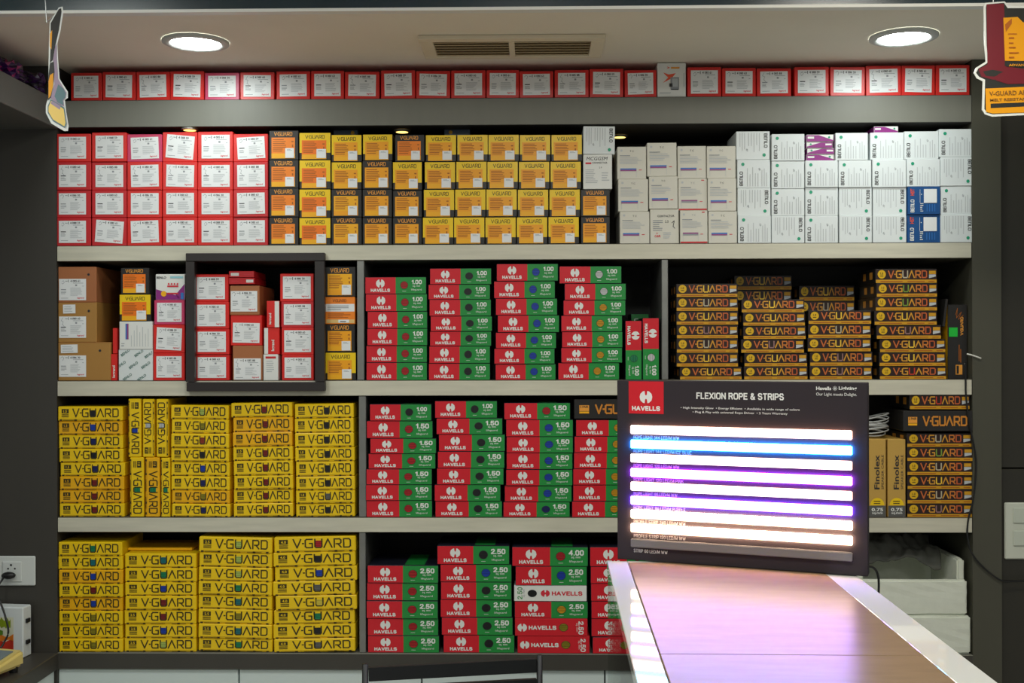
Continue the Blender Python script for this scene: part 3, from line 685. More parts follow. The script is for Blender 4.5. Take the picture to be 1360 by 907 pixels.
# --- upper shelf: white striped cartons
SW, SH = 39*PX, 44*PX
st = [([194.5, 238.8, 283, 326.8], [(819.8, 858.4), (821, 860.8), (823.2, 862.6)], [0, 0, 0], 0),
      ([189.5, 235.2, 279.4, 326.3], [(859.4, 898.8), (862, 900.2), (863.4, 901.8)], [1, 1, 9], -.02),
      ([193.7, 237.9, 281.4, 326.3], [(899.8, 938), (900.8, 939.2), (903.2, 939.8)], [0, 2, 2], -.01),
      ([194, 238, 282.4, 326.3], [(938.6, 977), (939.8, 977.8), (940.8, 978.8)], [0, 0, 0], 0)]
SN = ['leftmost', 'second', 'third', 'rightmost']
for i, (vs, xs, vr, rl) in enumerate(st):
    stack('contactor_carton', 'box', vs, xs, [(k_stripe(SW, SH, v), (SW, SH), 'white carton with red mark and drawings' if v == 9 else 'white carton with red base edge' if v == 2 else 'white carton with blue-violet stripe') for v in vr], Z1,
          '%s striped stack, upper shelf' % SN[i], 'white striped cartons on the upper shelf', roll=rl*.3)
# --- upper shelf: white cartons with green dot
bl = [([174, 212.6, 251.2, 288.5, 326.3], [(977.6, 1022.4), (979, 1023), (979.4, 1023.4), (980, 1024)], 'FNFN'),
      ([178, 214.5, 252, 288.7, 326], [(1024.7, 1068.5)]*4, 'NNNF'),
      ([213.2, 249.6, 287.8, 325], [(1069.4, 1113)]*3, 'NNN'),
      ([176.5, 213.6, 249.8, 287.6, 324.6], [(1109.5, 1152.8), (1113.6, 1157.4), (1114.2, 1158), (1114.6, 1158.2)], 'NNFF'),
      ([175.8, 212.4, 249.6, 287, 324], [(1155.6, 1200.3), (1158.6, 1203.6), (1159.2, 1203.8), (1159.2, 1204)], 'NNFF'),
      ([174, 211.4, 248, 285, 322.6], [(1200.8, 1246.6), (1204.4, 1248.6), (1205.6, 1248.8), (1204.8, 1248.8)], 'NNBB'),
      ([171.2, 208.3, 246.4, 283.8, 321], [(1247.2, 1292.6), (1249, 1293), (1249.4, 1293), (1249.4, 1293)], 'NFNF')]
BNm = ['first', 'second', 'third', 'fourth', 'fifth', 'sixth', 'seventh']
for i, (vs, xs, tp) in enumerate(bl):
    its = []
    for ch in tp:
        if ch == 'B': its.append((k_blue(BW, BH), (BW, BH), 'blue carton with white square'))
        else: its.append((k_benlo(BW, BH, ch == 'F'), (BW, BH), 'white carton with green dot'+(' at right' if ch == 'F' else ' at left')))
    stack('capacitor_carton', 'box', vs, xs, its, Z1, '%s green-dot stack, upper shelf' % BNm[i], 'green dotted white cartons on the upper shelf')
PWn, PHn = 34*PX, 9*PX
zc3 = P(1090, 213.2, .004).z+.0012
for k, (a, b, va, vb_, fl, rl) in enumerate(((1071, 1107, 179, 188.5, False, 0), (1071, 1106, 188.5, 196.5, True, 0), (1072, 1108, 196.5, 204.5, True, 0), (1071, 1108, 204.5, 213, False, 0))):
    put('capacitor_packet', 'packet', k_purple(PWn, PHn, fl), (PWn, PHn), (a, va, b, vb_), ('top', 'second from top', 'third from top', 'bottom')[k]+' purple and white packet in the little pile on third green-dot stack', 'little purple packets', .004+.003*k, zc3+(213-vb_)*PX, 0, 0)
put('capacitor_packet', 'packet', k_purple(PWn, PHn), (PWn, PHn), (1160.7, 167.2, 1193, 175.6), 'single purple and white packet lying on the fifth green-dot stack, upper shelf', 'little purple packets', .012, P(1178, 175.8, .004).z+.001, 0, 0)

# --- second shelf, left
def carton_k(w, h, d, mat, stk, var=0, note=False, hole=True):
    mb = MB(); mb.box(-w/2, w/2, 0, d, 0, h, mat, .002)
    if hole: mb.disc(w*.30, h*.78, .004, m_ink, 1, 8)
    mb.rect(-w/2+.002, w/2-.002, h*.985, h*.992, m_kraftr, 1)
    ps = [('carton', mb.me('carton'), (0, 0, 0), 0)]
    sw, sh_, sx, sz = stk
    ps.append(('sticker', sticker_mesh(sw, sh_, var), (sx, -.0006, sz), 0))
    if note:
        mb = MB(); mb.box(-w*.16, w*.16, -.0004, 0, -h*.11, h*.11, m_paper); mb.lift = .0003; micro(mb, -w*.13, w*.12, -h*.08, h*.08, 4, m_inkl, 2, 3)
        ps.append(('note', mb.me('note'), (sx-.01, -.0008, h*.83), -.02))
    return ps
for k, (a, b, va, vb_, mt, nt_) in enumerate(((77, 128, 354.5, 402, m_kraftr, False), (77, 128.5, 402, 455.7, m_kraft, True), (77, 147, 455.7, 507, m_kraft, True))):
    w_, h_ = (b-a)*PX, (vb_-va)*PX
    sw, sh_ = 36*PX, 28.5*PX
    put('shipping_carton', 'box', carton_k(w_, h_, .24, mt, (sw, sh_, -w_/2+.0035+sw/2, h_*(.38 if k else .36)), k, nt_), (w_, h_), (a, va, b, vb_),
        ('reddish brown carton with one sticker, top of the leftmost brown stack', 'brown carton with two stickers, middle of the leftmost brown stack', 'wide brown carton with two stickers, bottom of leftmost brown stack')[k], 'brown cartons on the second shelf', .006, Z2+.0003+(507-vb_)*PX*1.0, 0, 0)
def slim(w, h, d, red=m_red, text=True, up=True, white=None, base=None):
    mb = MB(); mb.box(-w/2, w/2, 0, d, 0, h, base or red, .0012)
    if white: mb.rect(w*white[0], w*white[1], .001, h-.001, m_white, 1)
    if text: mb.text('legrand', w*(text if not isinstance(text, bool) else 0), h*.34, min(w*.55, .016), m_white, 2, .03, rot=math.pi/2 if up else -math.pi/2, width=h*.46)
    return [('carton', mb.me('carton'), (0, 0, 0), 0)]
w_, h_ = 9.5*PX, 36*PX
put('accessory_carton', 'box', slim(w_, h_, .1), (w_, h_), (147.4, 471.5, 156, 507), 'slim red upright carton beside the bottom brown carton, second shelf', 'slim red cartons', .01, Z2+.0003, 0, 0)
w_, h_ = 6.5*PX, 35*PX
put('accessory_carton', 'box', slim(w_, h_, .1, text=False), (w_, h_), (149.6, 437, 156, 471), 'narrow red carton standing on the slim red carton, beside brown cartons', 'slim red cartons', .012, Z2+.0003+36.2*PX, .0, 0)
w_, h_ = 38*PX, 35.5*PX
def k_wrap(w, h):
    mb = MB(); mb.box(-w/2, w/2, 0, .16, 0, h, m_whitec, .0015)
    for (x, z) in ((-.30, .9), (.10, .88), (.40, .84), (-.42, .52), (-.06, .50), (.30, .50), (-.24, .12), (.18, .10)):
        t0 = MB(); n = len(mb.v); mb.text('BENLO', x*w, z*h, h*.085, M('dull_green_ink', (64, 110, 98), .5), 2, .02, rot=.62, width=w*.30)
        for i in range(n, len(mb.v)):
            a, b, c = mb.v[i]; mb.v[i] = (max(-w/2+.001, min(w/2-.001, a)), b, max(.001, min(h-.001, c)))
    return [('carton', mb.me('carton'), (0, 0, 0), 0)]
def k_stripe_side(w, h):
    mb = MB(); mb.box(-w/2, w/2, 0, .16, 0, h, m_white, .0012)
    mb.rect(-w*.31, -w*.27, h*.36, h*.92, m_bluei, 2); mb.rect(-w*.27, -w*.22, h*.36, h*.92, m_violet, 2)
    for i in range(7): mb.rect(w*(-.14+.085*i), w*(-.125+.085*i), h*.1, h*(.5+.06*(i*3 % 7)), m_inkl, 2)
    mb.rect(-w*.44, -w*.36, h*.10, h*.16, m_inkl, 2); mb.rect(-w*.44, -w*.34, h*.2, h*.22, m_inkg, 2); return [('carton', mb.me('carton'), (0, 0, 0), 0)]
stack('mixed_carton', 'box', [355.7, 391.2, 427.5, 465, 507], [(160.2, 198), (158.5, 200.5), (158.4, 202.4), (157.4, 202.8)],
      [(k_vg(VW, VH, K, 'deep'), (VW, VH), 'black carton with orange panel'), (k_vg(VW, VH, Y, 'deep'), (VW, VH), 'yellow carton with orange panel'),
       (k_stripe_side(.1, .085), (.1, .085), 'white carton with upright stripe'), (k_wrap(.105, .096), (.105, .096), 'white carton with diagonal green print')], Z2,
      'stack right of brown cartons, second shelf', 'mixed cartons right of the brown ones', nm=['switchgear_carton', 'switchgear_carton', 'contactor_carton', 'wrapped_carton'])
def k_bulb(w, h):
    mb = MB(); mb.box(-w/2, w/2, 0, .16, 0, h, m_white, .0012)
    mb.pr([(-w*.49, .001), (w*.3, .001), (w*.3, h*.14), (-w*.49, h*.42)], m_purp, 1); mb.pr([(w*.3, .001), (w*.49, .001), (w*.49, h*.62), (w*.18, h*.2)], m_purp, 1)
    mb.text('BENLO', -w*.30, h*.87, h*.09, m_navy, 2, .02); mb.rect(0, w*.44, h*.84, h*.92, M('pale_aqua', (150, 205, 215), .4), 2)
    mb.rect(-w*.10, w*.28, h*.50, h*.56, m_redink, 3); mb.rect(-w*.10, w*.28, h*.22, h*.28, m_redink, 3)
    for i in range(4): mb.disc(w*(-.05+.1*i), h*.62, .003, m_redink, 3, 8)
    mb.disc(-w*.22, h*.24, h*.11, m_yelp, 3, 16); mb.rect(w*.36, w*.46, h*.03, h*.28, m_bluei, 3); return [('carton', mb.me('carton'), (0, 0, 0), 0)]
stack('breaker_carton', 'box', [364, 398.8, 431.8, 470, 507], [(206.6, 245.6), (204.6, 245.4), (203.6, 245.6), (203.4, 245.6)],
      [(k_bulb(.092, .08), (.092, .08), 'white and purple carton'), (k_red(RW, RH, 1, m_mag), (RW, RH), 'magenta red carton with sticker'),
       (k_red(RW, RH, 3, m_red, .16, .05), (RW, RH), 'red carton with tilted sticker'), (k_red(RW, RH, 4, m_red), (RW, RH), 'red carton with straight sticker')], Z2,
      'stack left of dark frame, second shelf', 'cartons left of the dark frame', nm=['lamp_carton', 'breaker_carton', 'breaker_carton', 'breaker_carton'])
# inside the frame (stands on the second shelf)
stack('breaker_carton', 'box', [364.3, 401.6, 438, 472.3, 507.5], [(258.8, 303.4), (259, 304), (259.8, 304.6), (259.8, 304.8)], [(k_red(RW, RH, k, m_red, .16, (.0, 0, .02, 0)[k], .84, .80, -.03), (RW, RH), 'red carton with white sticker') for k in (3, 0, 2, 5)] if False else
      [(k_red(RW, RH, q, m_red, .16, 0, .84, .80, -.02), (RW, RH), 'red carton with white sticker') for q in (3, 0, 2, 5)], Z2, 'left stack inside the dark frame', 'red cartons inside the dark frame', y=.003)
w_, h_ = 40*PX, 40*PX
w2, h2 = 42*PX, 41*PX
w3, h3 = 40*PX, 47*PX
fs_ = [(carton_k(w_, h_, .2, m_kraftr, (.082, .064, -.002, h_*.47), 2, False, False), (w_, h_), 'brown carton with white sticker'),
       (k_red(w2, h2, 1, m_red, .16, .02, .86, .66, 0, -.08), (w2, h2), 'red carton with low white sticker'),
       (carton_k(w3, h3, .2, m_kraftr, (.084, .066, 0, h3*.33), 4, False, False), (w3, h3), 'brown carton with low white sticker')]
stack('shipping_carton', 'box', [379.3, 419.3, 460.3, 507.5], [(305.2, 344.8), (306.2, 347.8), (308.8, 348.4)], fs_, Z2, 'middle stack inside the dark frame', 'middle stack inside the dark frame', y=.004, nm=['shipping_carton', 'breaker_carton', 'shipping_carton'])
def k_flatred(w, h, s):
    mb = MB(); mb.box(-w/2, w/2, 0, .15, 0, h, m_redd, .001); mb.rect(w*(-.42 if s else .18), w*(-.1 if s else .46), h*.25, h*.72, m_white, 1)
    mb.rect(w*(.1 if s else -.4), w*(.4 if s else -.1), h*.4, h*.55, m_redink, 1); return [('carton', mb.me('carton'), (0, 0, 0), 0)]
zb_ = Z2+.0006+(507.5-379.3)*PX
put('accessory_carton', 'box', k_flatred(.08, .02, False), (.08, .02), (303.8, 370.5, 338, 379), 'lower flat red carton lying on the brown carton inside the frame', 'flat red cartons', .006, zb_+.001, 0, 0)
put('accessory_carton', 'box', k_flatred(.08, .02, True), (.08, .02), (303.8, 361.5, 337.5, 370), 'upper flat red carton lying on another, inside the frame', 'flat red cartons', .008, zb_+.001+9*PX, 0, 0)
w_, h_ = 19*PX, 36*PX
def k_rw(s):
    mb = MB(); mb.box(-w_/2, w_/2, 0, .12, 0, h_, m_red, .0012); mb.rect(*( (w_*.14, w_*.49) if s else (-w_*.49, -w_*.24)), .001, h_-.001, m_white, 1)
    mb.text('legrand', -w_*.2 if s else w_*.1, h_*.33, .011, m_white, 2, .03, rot=math.pi/2, width=h_*.42); return [('carton', mb.me('carton'), (0, 0, 0), 0)]
mb = MB(); mb.box(-w_/2, w_/2, 0, .12, 0, h_, m_white, .0012); mb.rect(-w_*.35, w_*.35, h_*.84, h_*.92, m_redd, 1); micro(mb, -w_*.3, w_*.3, h_*.3, h_*.78, 6, m_inkl, 1, 3)
kw = [('carton', mb.me('carton'), (0, 0, 0), 0)]
stack('accessory_carton', 'box', [399.6, 435.8, 472, 507.5], [(354, 371), (350.6, 371.2), (349.6, 369.6)], [(k_rw(True), (w_, h_), 'narrow red carton with white right edge'), (k_rw(False), (w_, h_), 'narrow red carton with white left edge'), (kw, (w_, h_), 'narrow white carton')],
      Z2, 'narrow stack inside dark frame', 'narrow cartons inside the dark frame', y=.006)
stack('breaker_carton', 'box', [363.2, 401, 436, 473, 507.5], [(371.9, 416.6), (373.2, 416.8), (373.8, 416.8), (374.2, 416.8)], [(k_red(RW, RH, q, m_red if q != 4 else m_redd, .16, 0, .83, .80, 0), (RW, RH), 'red carton with white sticker') for q in (2, 4, 1, 0)], Z2, 'right stack inside the dark frame', 'red cartons inside the dark frame', y=.003)
def k_tan(w, h):
    mb = MB(); mb.box(-w/2, w/2, 0, .15, 0, h, m_org, .0012); mb.rect(-w*.48, w*.48, h*.46, h*.74, m_paper, 1); vlogo(mb, -w*.02, h*.86, w*.44, h*.09, h*.02, m_inko, 2)
    micro(mb, -w*.42, w*.3, h*.5, h*.70, 3, m_inkg, 2, 2); mb.rect(-w*.46, w*.48, h*.04, h*.17, M('pale_tan', (226, 190, 120), .5), 1); mb.rect(-w*.06, w*.30, h*.05, h*.16, m_paper, 2); mb.rect(0, w*.2, h*.08, h*.11, m_ink, 3)
    micro(mb, -w*.4, w*.36, h*.22, h*.42, 4, m_inko, 2, 8); return [('carton', mb.me('carton'), (0, 0, 0), 0)]
stack('switchgear_carton', 'box', [354.2, 394.6, 431.4, 469.3, 507], [(431.8, 472.2), (431.8, 471.6), (432, 471.6), (431.6, 473)],
      [(k_vg(VW, VH, K, 'yellow'), (VW, VH), 'black carton with yellow panel'), (k_tan(VW, VH), (VW, VH), 'tan carton with white band'), (k_vg(VW, VH, K, 'amber'), (VW, VH), 'black carton with amber panel'), (k_vg(VW, VH, Y, 'amber'), (VW, VH), 'yellow carton with amber panel')],
      Z2, 'stack right of dark frame, second shelf', 'cartons right of the dark frame')

# --- red and green wire boxes
HW, HH = 82*PX, 22.5*PX
SHN = {2: 'second shelf', 3: 'third shelf', 4: 'bottom shelf'}
def wires(vs, xs, cs, nums, zs, shelf, pos, styles=None):
    its = []
    for i, c in enumerate(cs):
        s = styles[i] if styles else 'std'
        its.append((k_havells(HW, HH, c, nums[i], s), (HW, HH), {'std': 'red-green wire box with %s wire', 'red': 'all red wire box with %s wire', 'white': 'white wire box with %s wire'}[s] % c))
    stack('wire_box', 'wire box', vs, xs, its, zs, '%s red-green stack, %s' % (pos, SHN[shelf]), 'red and green wire boxes on the %s' % SHN[shelf])
def cv(o, k, l): return [o+x/k for x in l]
def cx(o, k, l): return [(o+a/k, o+b/k) for a, b in l]
wires(cv(340, 5.038, [140, 255, 373, 488, 603, 718, 838]), cx(470, 5.038, [(74, 485), (78, 490), (90, 492), (88, 492), (83, 490), (83, 490)]), ['red']*6, ['1.00']*6, Z2, 2, 'leftmost')
wires(cv(340, 5.038, [82, 192, 295, 408, 512, 613, 730, 845]), cx(470, 5.038, [(508, 920), (498, 912), (505, 918), (512, 925), (508, 920), (503, 912), (500, 912)]), ['black']*7, ['1.00']*7, Z2, 2, 'second')
wires(cv(340, 5.04, [52, 170, 288, 403, 520, 630, 735, 845]), cx(640, 5.04, [(98, 510), (80, 490), (92, 505), (105, 518), (92, 498), (82, 488), (90, 495)]), ['blue']*7, ['1.00']*7, Z2, 2, 'third')
wires(cv(340, 5.04, [68, 187, 300, 405, 515, 625, 728, 845]), cx(640, 5.04, [(518, 935), (553, 965), (545, 962), (530, 940), (535, 942), (530, 940), (510, 920)]), ['white', 'white']+['yellow']*5, ['1.00']*7, Z2, 2, 'rightmost')
def upright(parts, nom, u0, u1, va, vb_, zs, label, group, name='wire_box', cw=True, y=.004, cat='wire box'):
    """a wire box standing on its narrow end, face turned a quarter"""
    l, q = P(u0, vb_, y).x, P(u1, vb_, y).x; H_ = P(u0, va, y).z-P(u0, vb_, y).z; W_ = q-l-.0008
    o = thing(name, label, cat, group=group)
    for pn, me, loc, tilt in parts: link(pn, me, o, loc)
    o.scale = (H_/nom[0], 1, W_/nom[1])
    if cw: o.rotation_euler = (0, math.pi/2, 0); o.location = (l+.0004, y, zs+H_/2+.0004)
    else: o.rotation_euler = (0, -math.pi/2, 0); o.location = (q-.0004, y, zs+H_/2+.0004)
    return o
upright(k_havells(HW, HH, 'green', '1.00'), (HW, HH), 830.5, 852.6, 425.7, 504, Z2, 'left of two upright red-green wire boxes beside the divider', 'upright red and green wire boxes')
upright(k_havells(HW, HH, 'white', '1.00'), (HW, HH), 853.4, 875.6, 422, 504, Z2, 'right of two upright red-green wire boxes beside the divider', 'upright red and green wire boxes')
# one more lying behind the upright pair
l_, q_ = P(831, 418, .21).x, P(874, 418, .21).x
mbz = P(850, 415.5, .21).z
upright(k_havells(HW, HH, 'black', '1.00', d=.10) if False else [k_havells(HW, HH, 'black', '1.00')[0]], (HW, HH), 838, 862, 419, 504, Z2, 'upright wire box showing its top edge behind the upright pair', 'upright red and green wire boxes', y=.205, cw=False).scale[1] = .6

wires(cv(515, 4.771, [103, 210, 322, 418, 517, 617, 718, 825]), cx(470, 4.771, [(100, 492), (80, 500), (103, 522), (92, 518), (78, 495), (75, 495), (78, 497)]), ['black']+['red']*6, ['1.00']+['1.50']*6, Z3, 3, 'leftmost')
wires(cv(515, 4.771, [83, 193, 297, 405, 512, 617, 722, 825]), cx(470, 4.771, [(513, 908), (522, 942), (537, 958), (530, 955), (525, 950), (510, 930), (515, 940)]), ['black']*7, ['1.00']+['1.50']*6, Z3, 3, 'second')
wires(cv(515, 4.771, [95, 203, 312, 415, 522, 625, 730, 828]), cx(640, 4.771, [(140, 560), (152, 578), (155, 578), (155, 575), (152, 575), (143, 570), (135, 558)]), ['red']+['blue']*5+['navy'], ['1.50']*7, Z3, 3, 'third')
HW2 = 88*PX
vs = cv(515, 4.771, [203, 308, 412, 515, 618, 722, 824]); wires(vs, cx(640, 4.771, [(595, 1012), (585, 1005), (582, 1000), (577, 995), (577, 995), (570, 990)]), ['yellow']*6, ['1.50']*6, Z3, 3, 'rightmost')
wb, hb = 99*PX, 26*PX
put('speaker_wire_box', 'wire box', k_bbig(wb, hb), (wb, hb), (762.4, 530.8, 862, 557), 'large black wire box on the rightmost red-green stack, third shelf', None, .004, Z3+.0012+(687.7-557.5)*PX)
wires(cv(700, 4.381, [222, 325, 430, 533, 635, 735]), cx(470, 4.381, [(78, 492), (75, 490), (72, 490), (80, 492), (80, 497)]), ['red']*5, ['2.50']*5, Z4, 4, 'leftmost')
wires(cv(700, 4.381, [108, 217, 320, 423, 527, 630, 735]), cx(470, 4.381, [(484, 905), (502, 918), (505, 918), (503, 920), (510, 925), (520, 935)]), ['black', 'blue']+['black']*4, ['2.50']*6, Z4, 4, 'second')
wires(cv(700, 4.381, [115, 228, 340, 432, 532, 634, 735]), cx(640, 4.381, [(175, 618), (195, 612), (187, 610), (190, 617), (192, 615), (207, 627)]), ['red', 'blue', 'black', 'yellow', 'olive', 'olive'], ['4.00', '2.50', '2.50', '2.50', '2.50', '2.50'], Z4, 4, 'third', ['std', 'std', 'white', 'std', 'red', 'red'])
wires(cv(700, 4.381, [115, 228, 327, 430, 532, 637, 733]), cx(640, 4.381, [(628, 1060), (632, 1050), (634, 1055), (636, 1055), (636, 1060), (643, 1065)]), ['red', 'blue', 'black', 'black', 'red', 'red'], ['2.50']*6, Z4, 4, 'rightmost')

# --- yellow wire boxes
YW, YH = 86*PX, 18.5*PX
def yel(vs, xs, cs, zs, shelf, pos, amber=(), num='1.0', roll=0.0, nums=None):
    its = [(k_ywire(YW, YH, c, i in amber, nums[i] if nums else num), (YW, YH), 'yellow wire box with %s window' % c) for i, c in enumerate(cs)]
    stack('wire_box', 'wire box', vs, xs, its, zs, '%s yellow stack, %s' % (pos, SHN[shelf]), 'yellow wire boxes on the %s' % SHN[shelf], roll=roll)
yel(cv(515, 4.773, [118, 210, 300, 388, 475, 563, 650, 735, 822]), cx(60, 4.773, [(80, 490), (83, 490), (86, 492), (88, 494), (95, 505), (92, 500), (90, 500), (90, 502)]),
    ['black', 'blue', 'navy', 'black', 'navy', 'maroon', 'maroon', 'maroon'], Z3, 3, 'leftmost', (1, 5, 6), nums=['1.5', '1.5', '1.0', '1.5', '1.5', '1.5', '1.5', '1.5'])
yel(cv(515, 4.774, [112, 203, 293, 385, 473, 565, 655, 740, 823]), cx(60, 4.773, [(796, 1163), (800, 1163), (796, 1165), (796, 1165), (797, 1170), (798, 1170), (802, 1170), (802, 1172)]),
    ['pale green', 'olive', 'brown', 'black', 'blue', 'navy', 'olive', 'navy'], Z3, 3, 'second', (6,), roll=.01)
yel(cv(515, 4.774, [97, 190, 283, 375, 465, 560, 648, 737, 823]), cx(260, 4.774, [(224, 612), (237, 615), (234, 612), (236, 616), (240, 616), (243, 618), (241, 618), (240, 618)]),
    ['maroon']*8, Z3, 3, 'third', (1, 2), roll=-.012)
yel(cv(515, 4.774, [103, 196, 288, 380, 470, 565, 652, 738, 823]), cx(260, 4.774, [(628, 1002), (627, 1002), (628, 1003), (630, 1008), (635, 1006), (635, 1010), (635, 1010), (636, 1010)]),
    ['black', 'black', 'black', 'black', 'black', 'black', 'grey', 'black'], Z3, 3, 'rightmost', (), roll=-.012)
UPG = 'upright yellow wire boxes on the third shelf'
zm = Z3+(687-607.3)*PX+.001
for (u0, u1, va, vb_, zs, c, cw, am, lab) in ((172.4, 191.2, 607.8, 687, Z3, 'green', True, 0, 'lower left'), (193, 212.2, 608, 687, Z3, 'green', True, 1, 'lower middle'), (213.8, 226, 608.5, 687, Z3, 'green', True, 0, 'lower right'),
        (170.4, 187.4, 529.6, 607, zm, 'blue', True, 0, 'upper left'), (189.5, 205, 530, 607, zm, 'silver', False, 0, 'upper middle'), (207.6, 223.4, 530, 607, zm, 'silver', False, 0, 'upper right')):
    upright(k_ywire(YW, YH, c, bool(am)), (YW, YH), u0, u1, va, vb_, zs, '%s upright yellow wire box with %s window, third shelf' % (lab, c), UPG, cw=cw)
yel(cv(700, 5.041, [100, 195, 288, 382, 475, 568, 662, 754, 845]), cx(60, 5.041, [(88, 515), (86, 518), (90, 518), (92, 518), (92, 520), (92, 518), (92, 518), (92, 520)]),
    ['green', 'teal', 'blue', 'maroon', 'blue', 'olive', 'olive', 'olive'], Z4, 4, 'leftmost', (2, 4), '1.5')
yel(cv(700, 5.041, [178, 277, 372, 465, 560, 657, 752, 847]), cx(60, 5.041, [(532, 1012), (533, 1014), (534, 1010), (535, 1012), (530, 1010), (534, 1012), (530, 1012)]),
    ['teal', 'green', 'blue', 'maroon', 'maroon', 'blue', 'pale green'], Z4, 4, 'second', (), '2.5')
yel(cv(700, 5.0375, [72, 178, 278, 375, 470, 567, 667, 765, 855]), cx(250, 5.0375, [(70, 560), (72, 560), (68, 560), (66, 558), (66, 560), (66, 560), (66, 558), (68, 562)]),
    ['pale green', 'pale green', 'pale green', 'green', 'teal', 'olive', 'teal', 'green'], Z4, 4, 'third', (), '2.5', roll=.022)
yel(cv(700, 5.0375, [68, 173, 270, 370, 467, 565, 662, 760, 850]), cx(250, 5.0375, [(575, 1122), (570, 1120), (580, 1130), (566, 1118), (584, 1128), (574, 1115), (568, 1120), (574, 1118)]),
    ['red', 'black', 'blue', 'grey', 'pale yellow', 'green', 'black', 'grey'], Z4, 4, 'rightmost', (), '4.0', roll=-.020)
# an open carton behind the second yellow stack
mb = MB(); a, b = P(170, 740, .05).x, P(255, 740, .05).x; zb_ = Z4+(867.6-735.3)*PX+.001
mb.box(a, b, 0, .15, 0, .008, m_yela, .001); o = mb.obj('open_carton', None, loc=(0, .05, zb_)); o['label'] = 'flattened yellow flap lying in the gap on the second yellow stack, bottom shelf'; o['category'] = 'carton'

# --- black wire boxes on the right
KW, KH = 84*PX, 18.6*PX
def blk(vs, xs, us_, zs, shelf, pos, y=.004, nm='black stack'):
    its = [(k_bwire(KW, KH, c), (KW, KH), 'gold-lettered black wire box') for c in us_]
    stack('wire_box', 'wire box', vs, xs, its, zs, '%s %s, %s' % (pos, nm, SHN[shelf]), 'black wire boxes on the %s' % SHN[shelf], y=y)
blk(cv(340, 5.038, [185, 277, 370, 463, 555, 652, 745, 832]), cx(870, 5.038, [(142, 553), (142, 556), (142, 557), (144, 556), (143, 556), (143, 557), (165, 582)]), ['yellow', 'white', 'yellow', 'purple', 'white', 'yellow', 'yellow'], Z2, 2, 'leftmost')
blk(cv(340, 5.038, [290, 380, 470, 560, 653, 745, 833]), cx(870, 5.038, [(578, 1000), (588, 1005), (590, 1010), (575, 998), (596, 1020), (594, 1022)]), ['yellow', 'yellow', 'yellow', 'purple', 'yellow', 'yellow'], Z2, 2, 'second')
blk(cv(340, 4.772, [345, 433, 522, 608, 700, 785]), cx(1060, 4.772, [(64, 465), (63, 462), (60, 462), (74, 472), (72, 470)]), ['yellow', 'white', 'yellow', 'purple', 'purple'], Z2, 2, 'third')
blk(cv(340, 4.772, [80, 172, 260, 347, 437, 525, 610, 697, 780]), cx(1060, 4.772, [(490, 880), (497, 882), (490, 882), (483, 880), (496, 908), (516, 935), (514, 935), (516, 940)]), ['white', 'green', 'green', 'yellow', 'purple', 'yellow', 'yellow', 'red'], Z2, 2, 'rightmost')
blk([365.8, 381.8, 398, 414, 430, 446, 462, 478, 494][:8], [(975, 1051.5)]*7, ['yellow']*7, Z2, 2, 'back left', .198, 'dim black stack')
blk([379, 396.5, 414, 431, 448, 465, 482.5], [(1060, 1134)]*6, ['yellow', 'white', 'yellow', 'yellow', 'yellow', 'yellow'], Z2, 2, 'back right', .198, 'dim black stack') if False else \
    blk([379, 396.5, 414, 431, 448, 465, 482.5], [(1061, 1135)]*6, ['yellow', 'white', 'yellow', 'yellow', 'yellow', 'yellow'], Z2, 2, 'back right', .198, 'dim black stack')
# upright black box with green tag
w_, h_ = 27*PX, 99*PX
mb = MB(); mb.box(-w_/2, w_/2, 0, .19, 0, h_, m_black, .0015, side=m_yela)
vlogo(mb, w_*.22, h_*.71, h_*.24, w_*.12, w_*.03, m_gold, 2, math.pi/2)
mb.strokes([[(-.1, .86), (.0, .95), (-.05, .82), (.2, .9), (.05, .80), (.3, .86)]], 0, 0, w_, h_, .0012, m_inko, 2)
mb.rect(w_*.06, w_*.10, h_*.24, h_*.46, m_inko, 2); mb.rect(w_*.14, w_*.18, h_*.22, h_*.40, m_inko, 2)
mb.rect(-w_*.10, w_*.24, h_*.06, h_*.19, m_gold, 2); mb.rect(-w_*.06, w_*.06, h_*.07, h_*.18, m_black, 3)
t = put('cable_carton', 'box', [('carton', mb.me('carton'), (0, 0, 0), 0)], (w_, h_), (1258.5, 402.5, 1285, 501.5), 'upright black carton with green tag beside the rightmost black stack', None, .03, Z2+.0003, 0, .03)
mb = MB(); mb.box(-w_*.22, w_*.22, -.0008, 0, -.014, .014, M('green_tag', (30, 190, 60), .4)); mb.obj('green_tag', t, loc=(-w_*.22, -.0006, h_*.63))
# thin flat carton leaning against the stack
mb = MB(); mb.box(-.004, .004, 0, .12, 0, .085, m_black, .001); p = P(1250, 432, .02)
o = mb.obj('flat_carton', None, loc=(p.x+.0075, .02, p.z-.004)); o.rotation_euler = (0, .12, 0); tag(o, 'thin black flat carton leaning between the rightmost black stack and upright carton', 'carton')
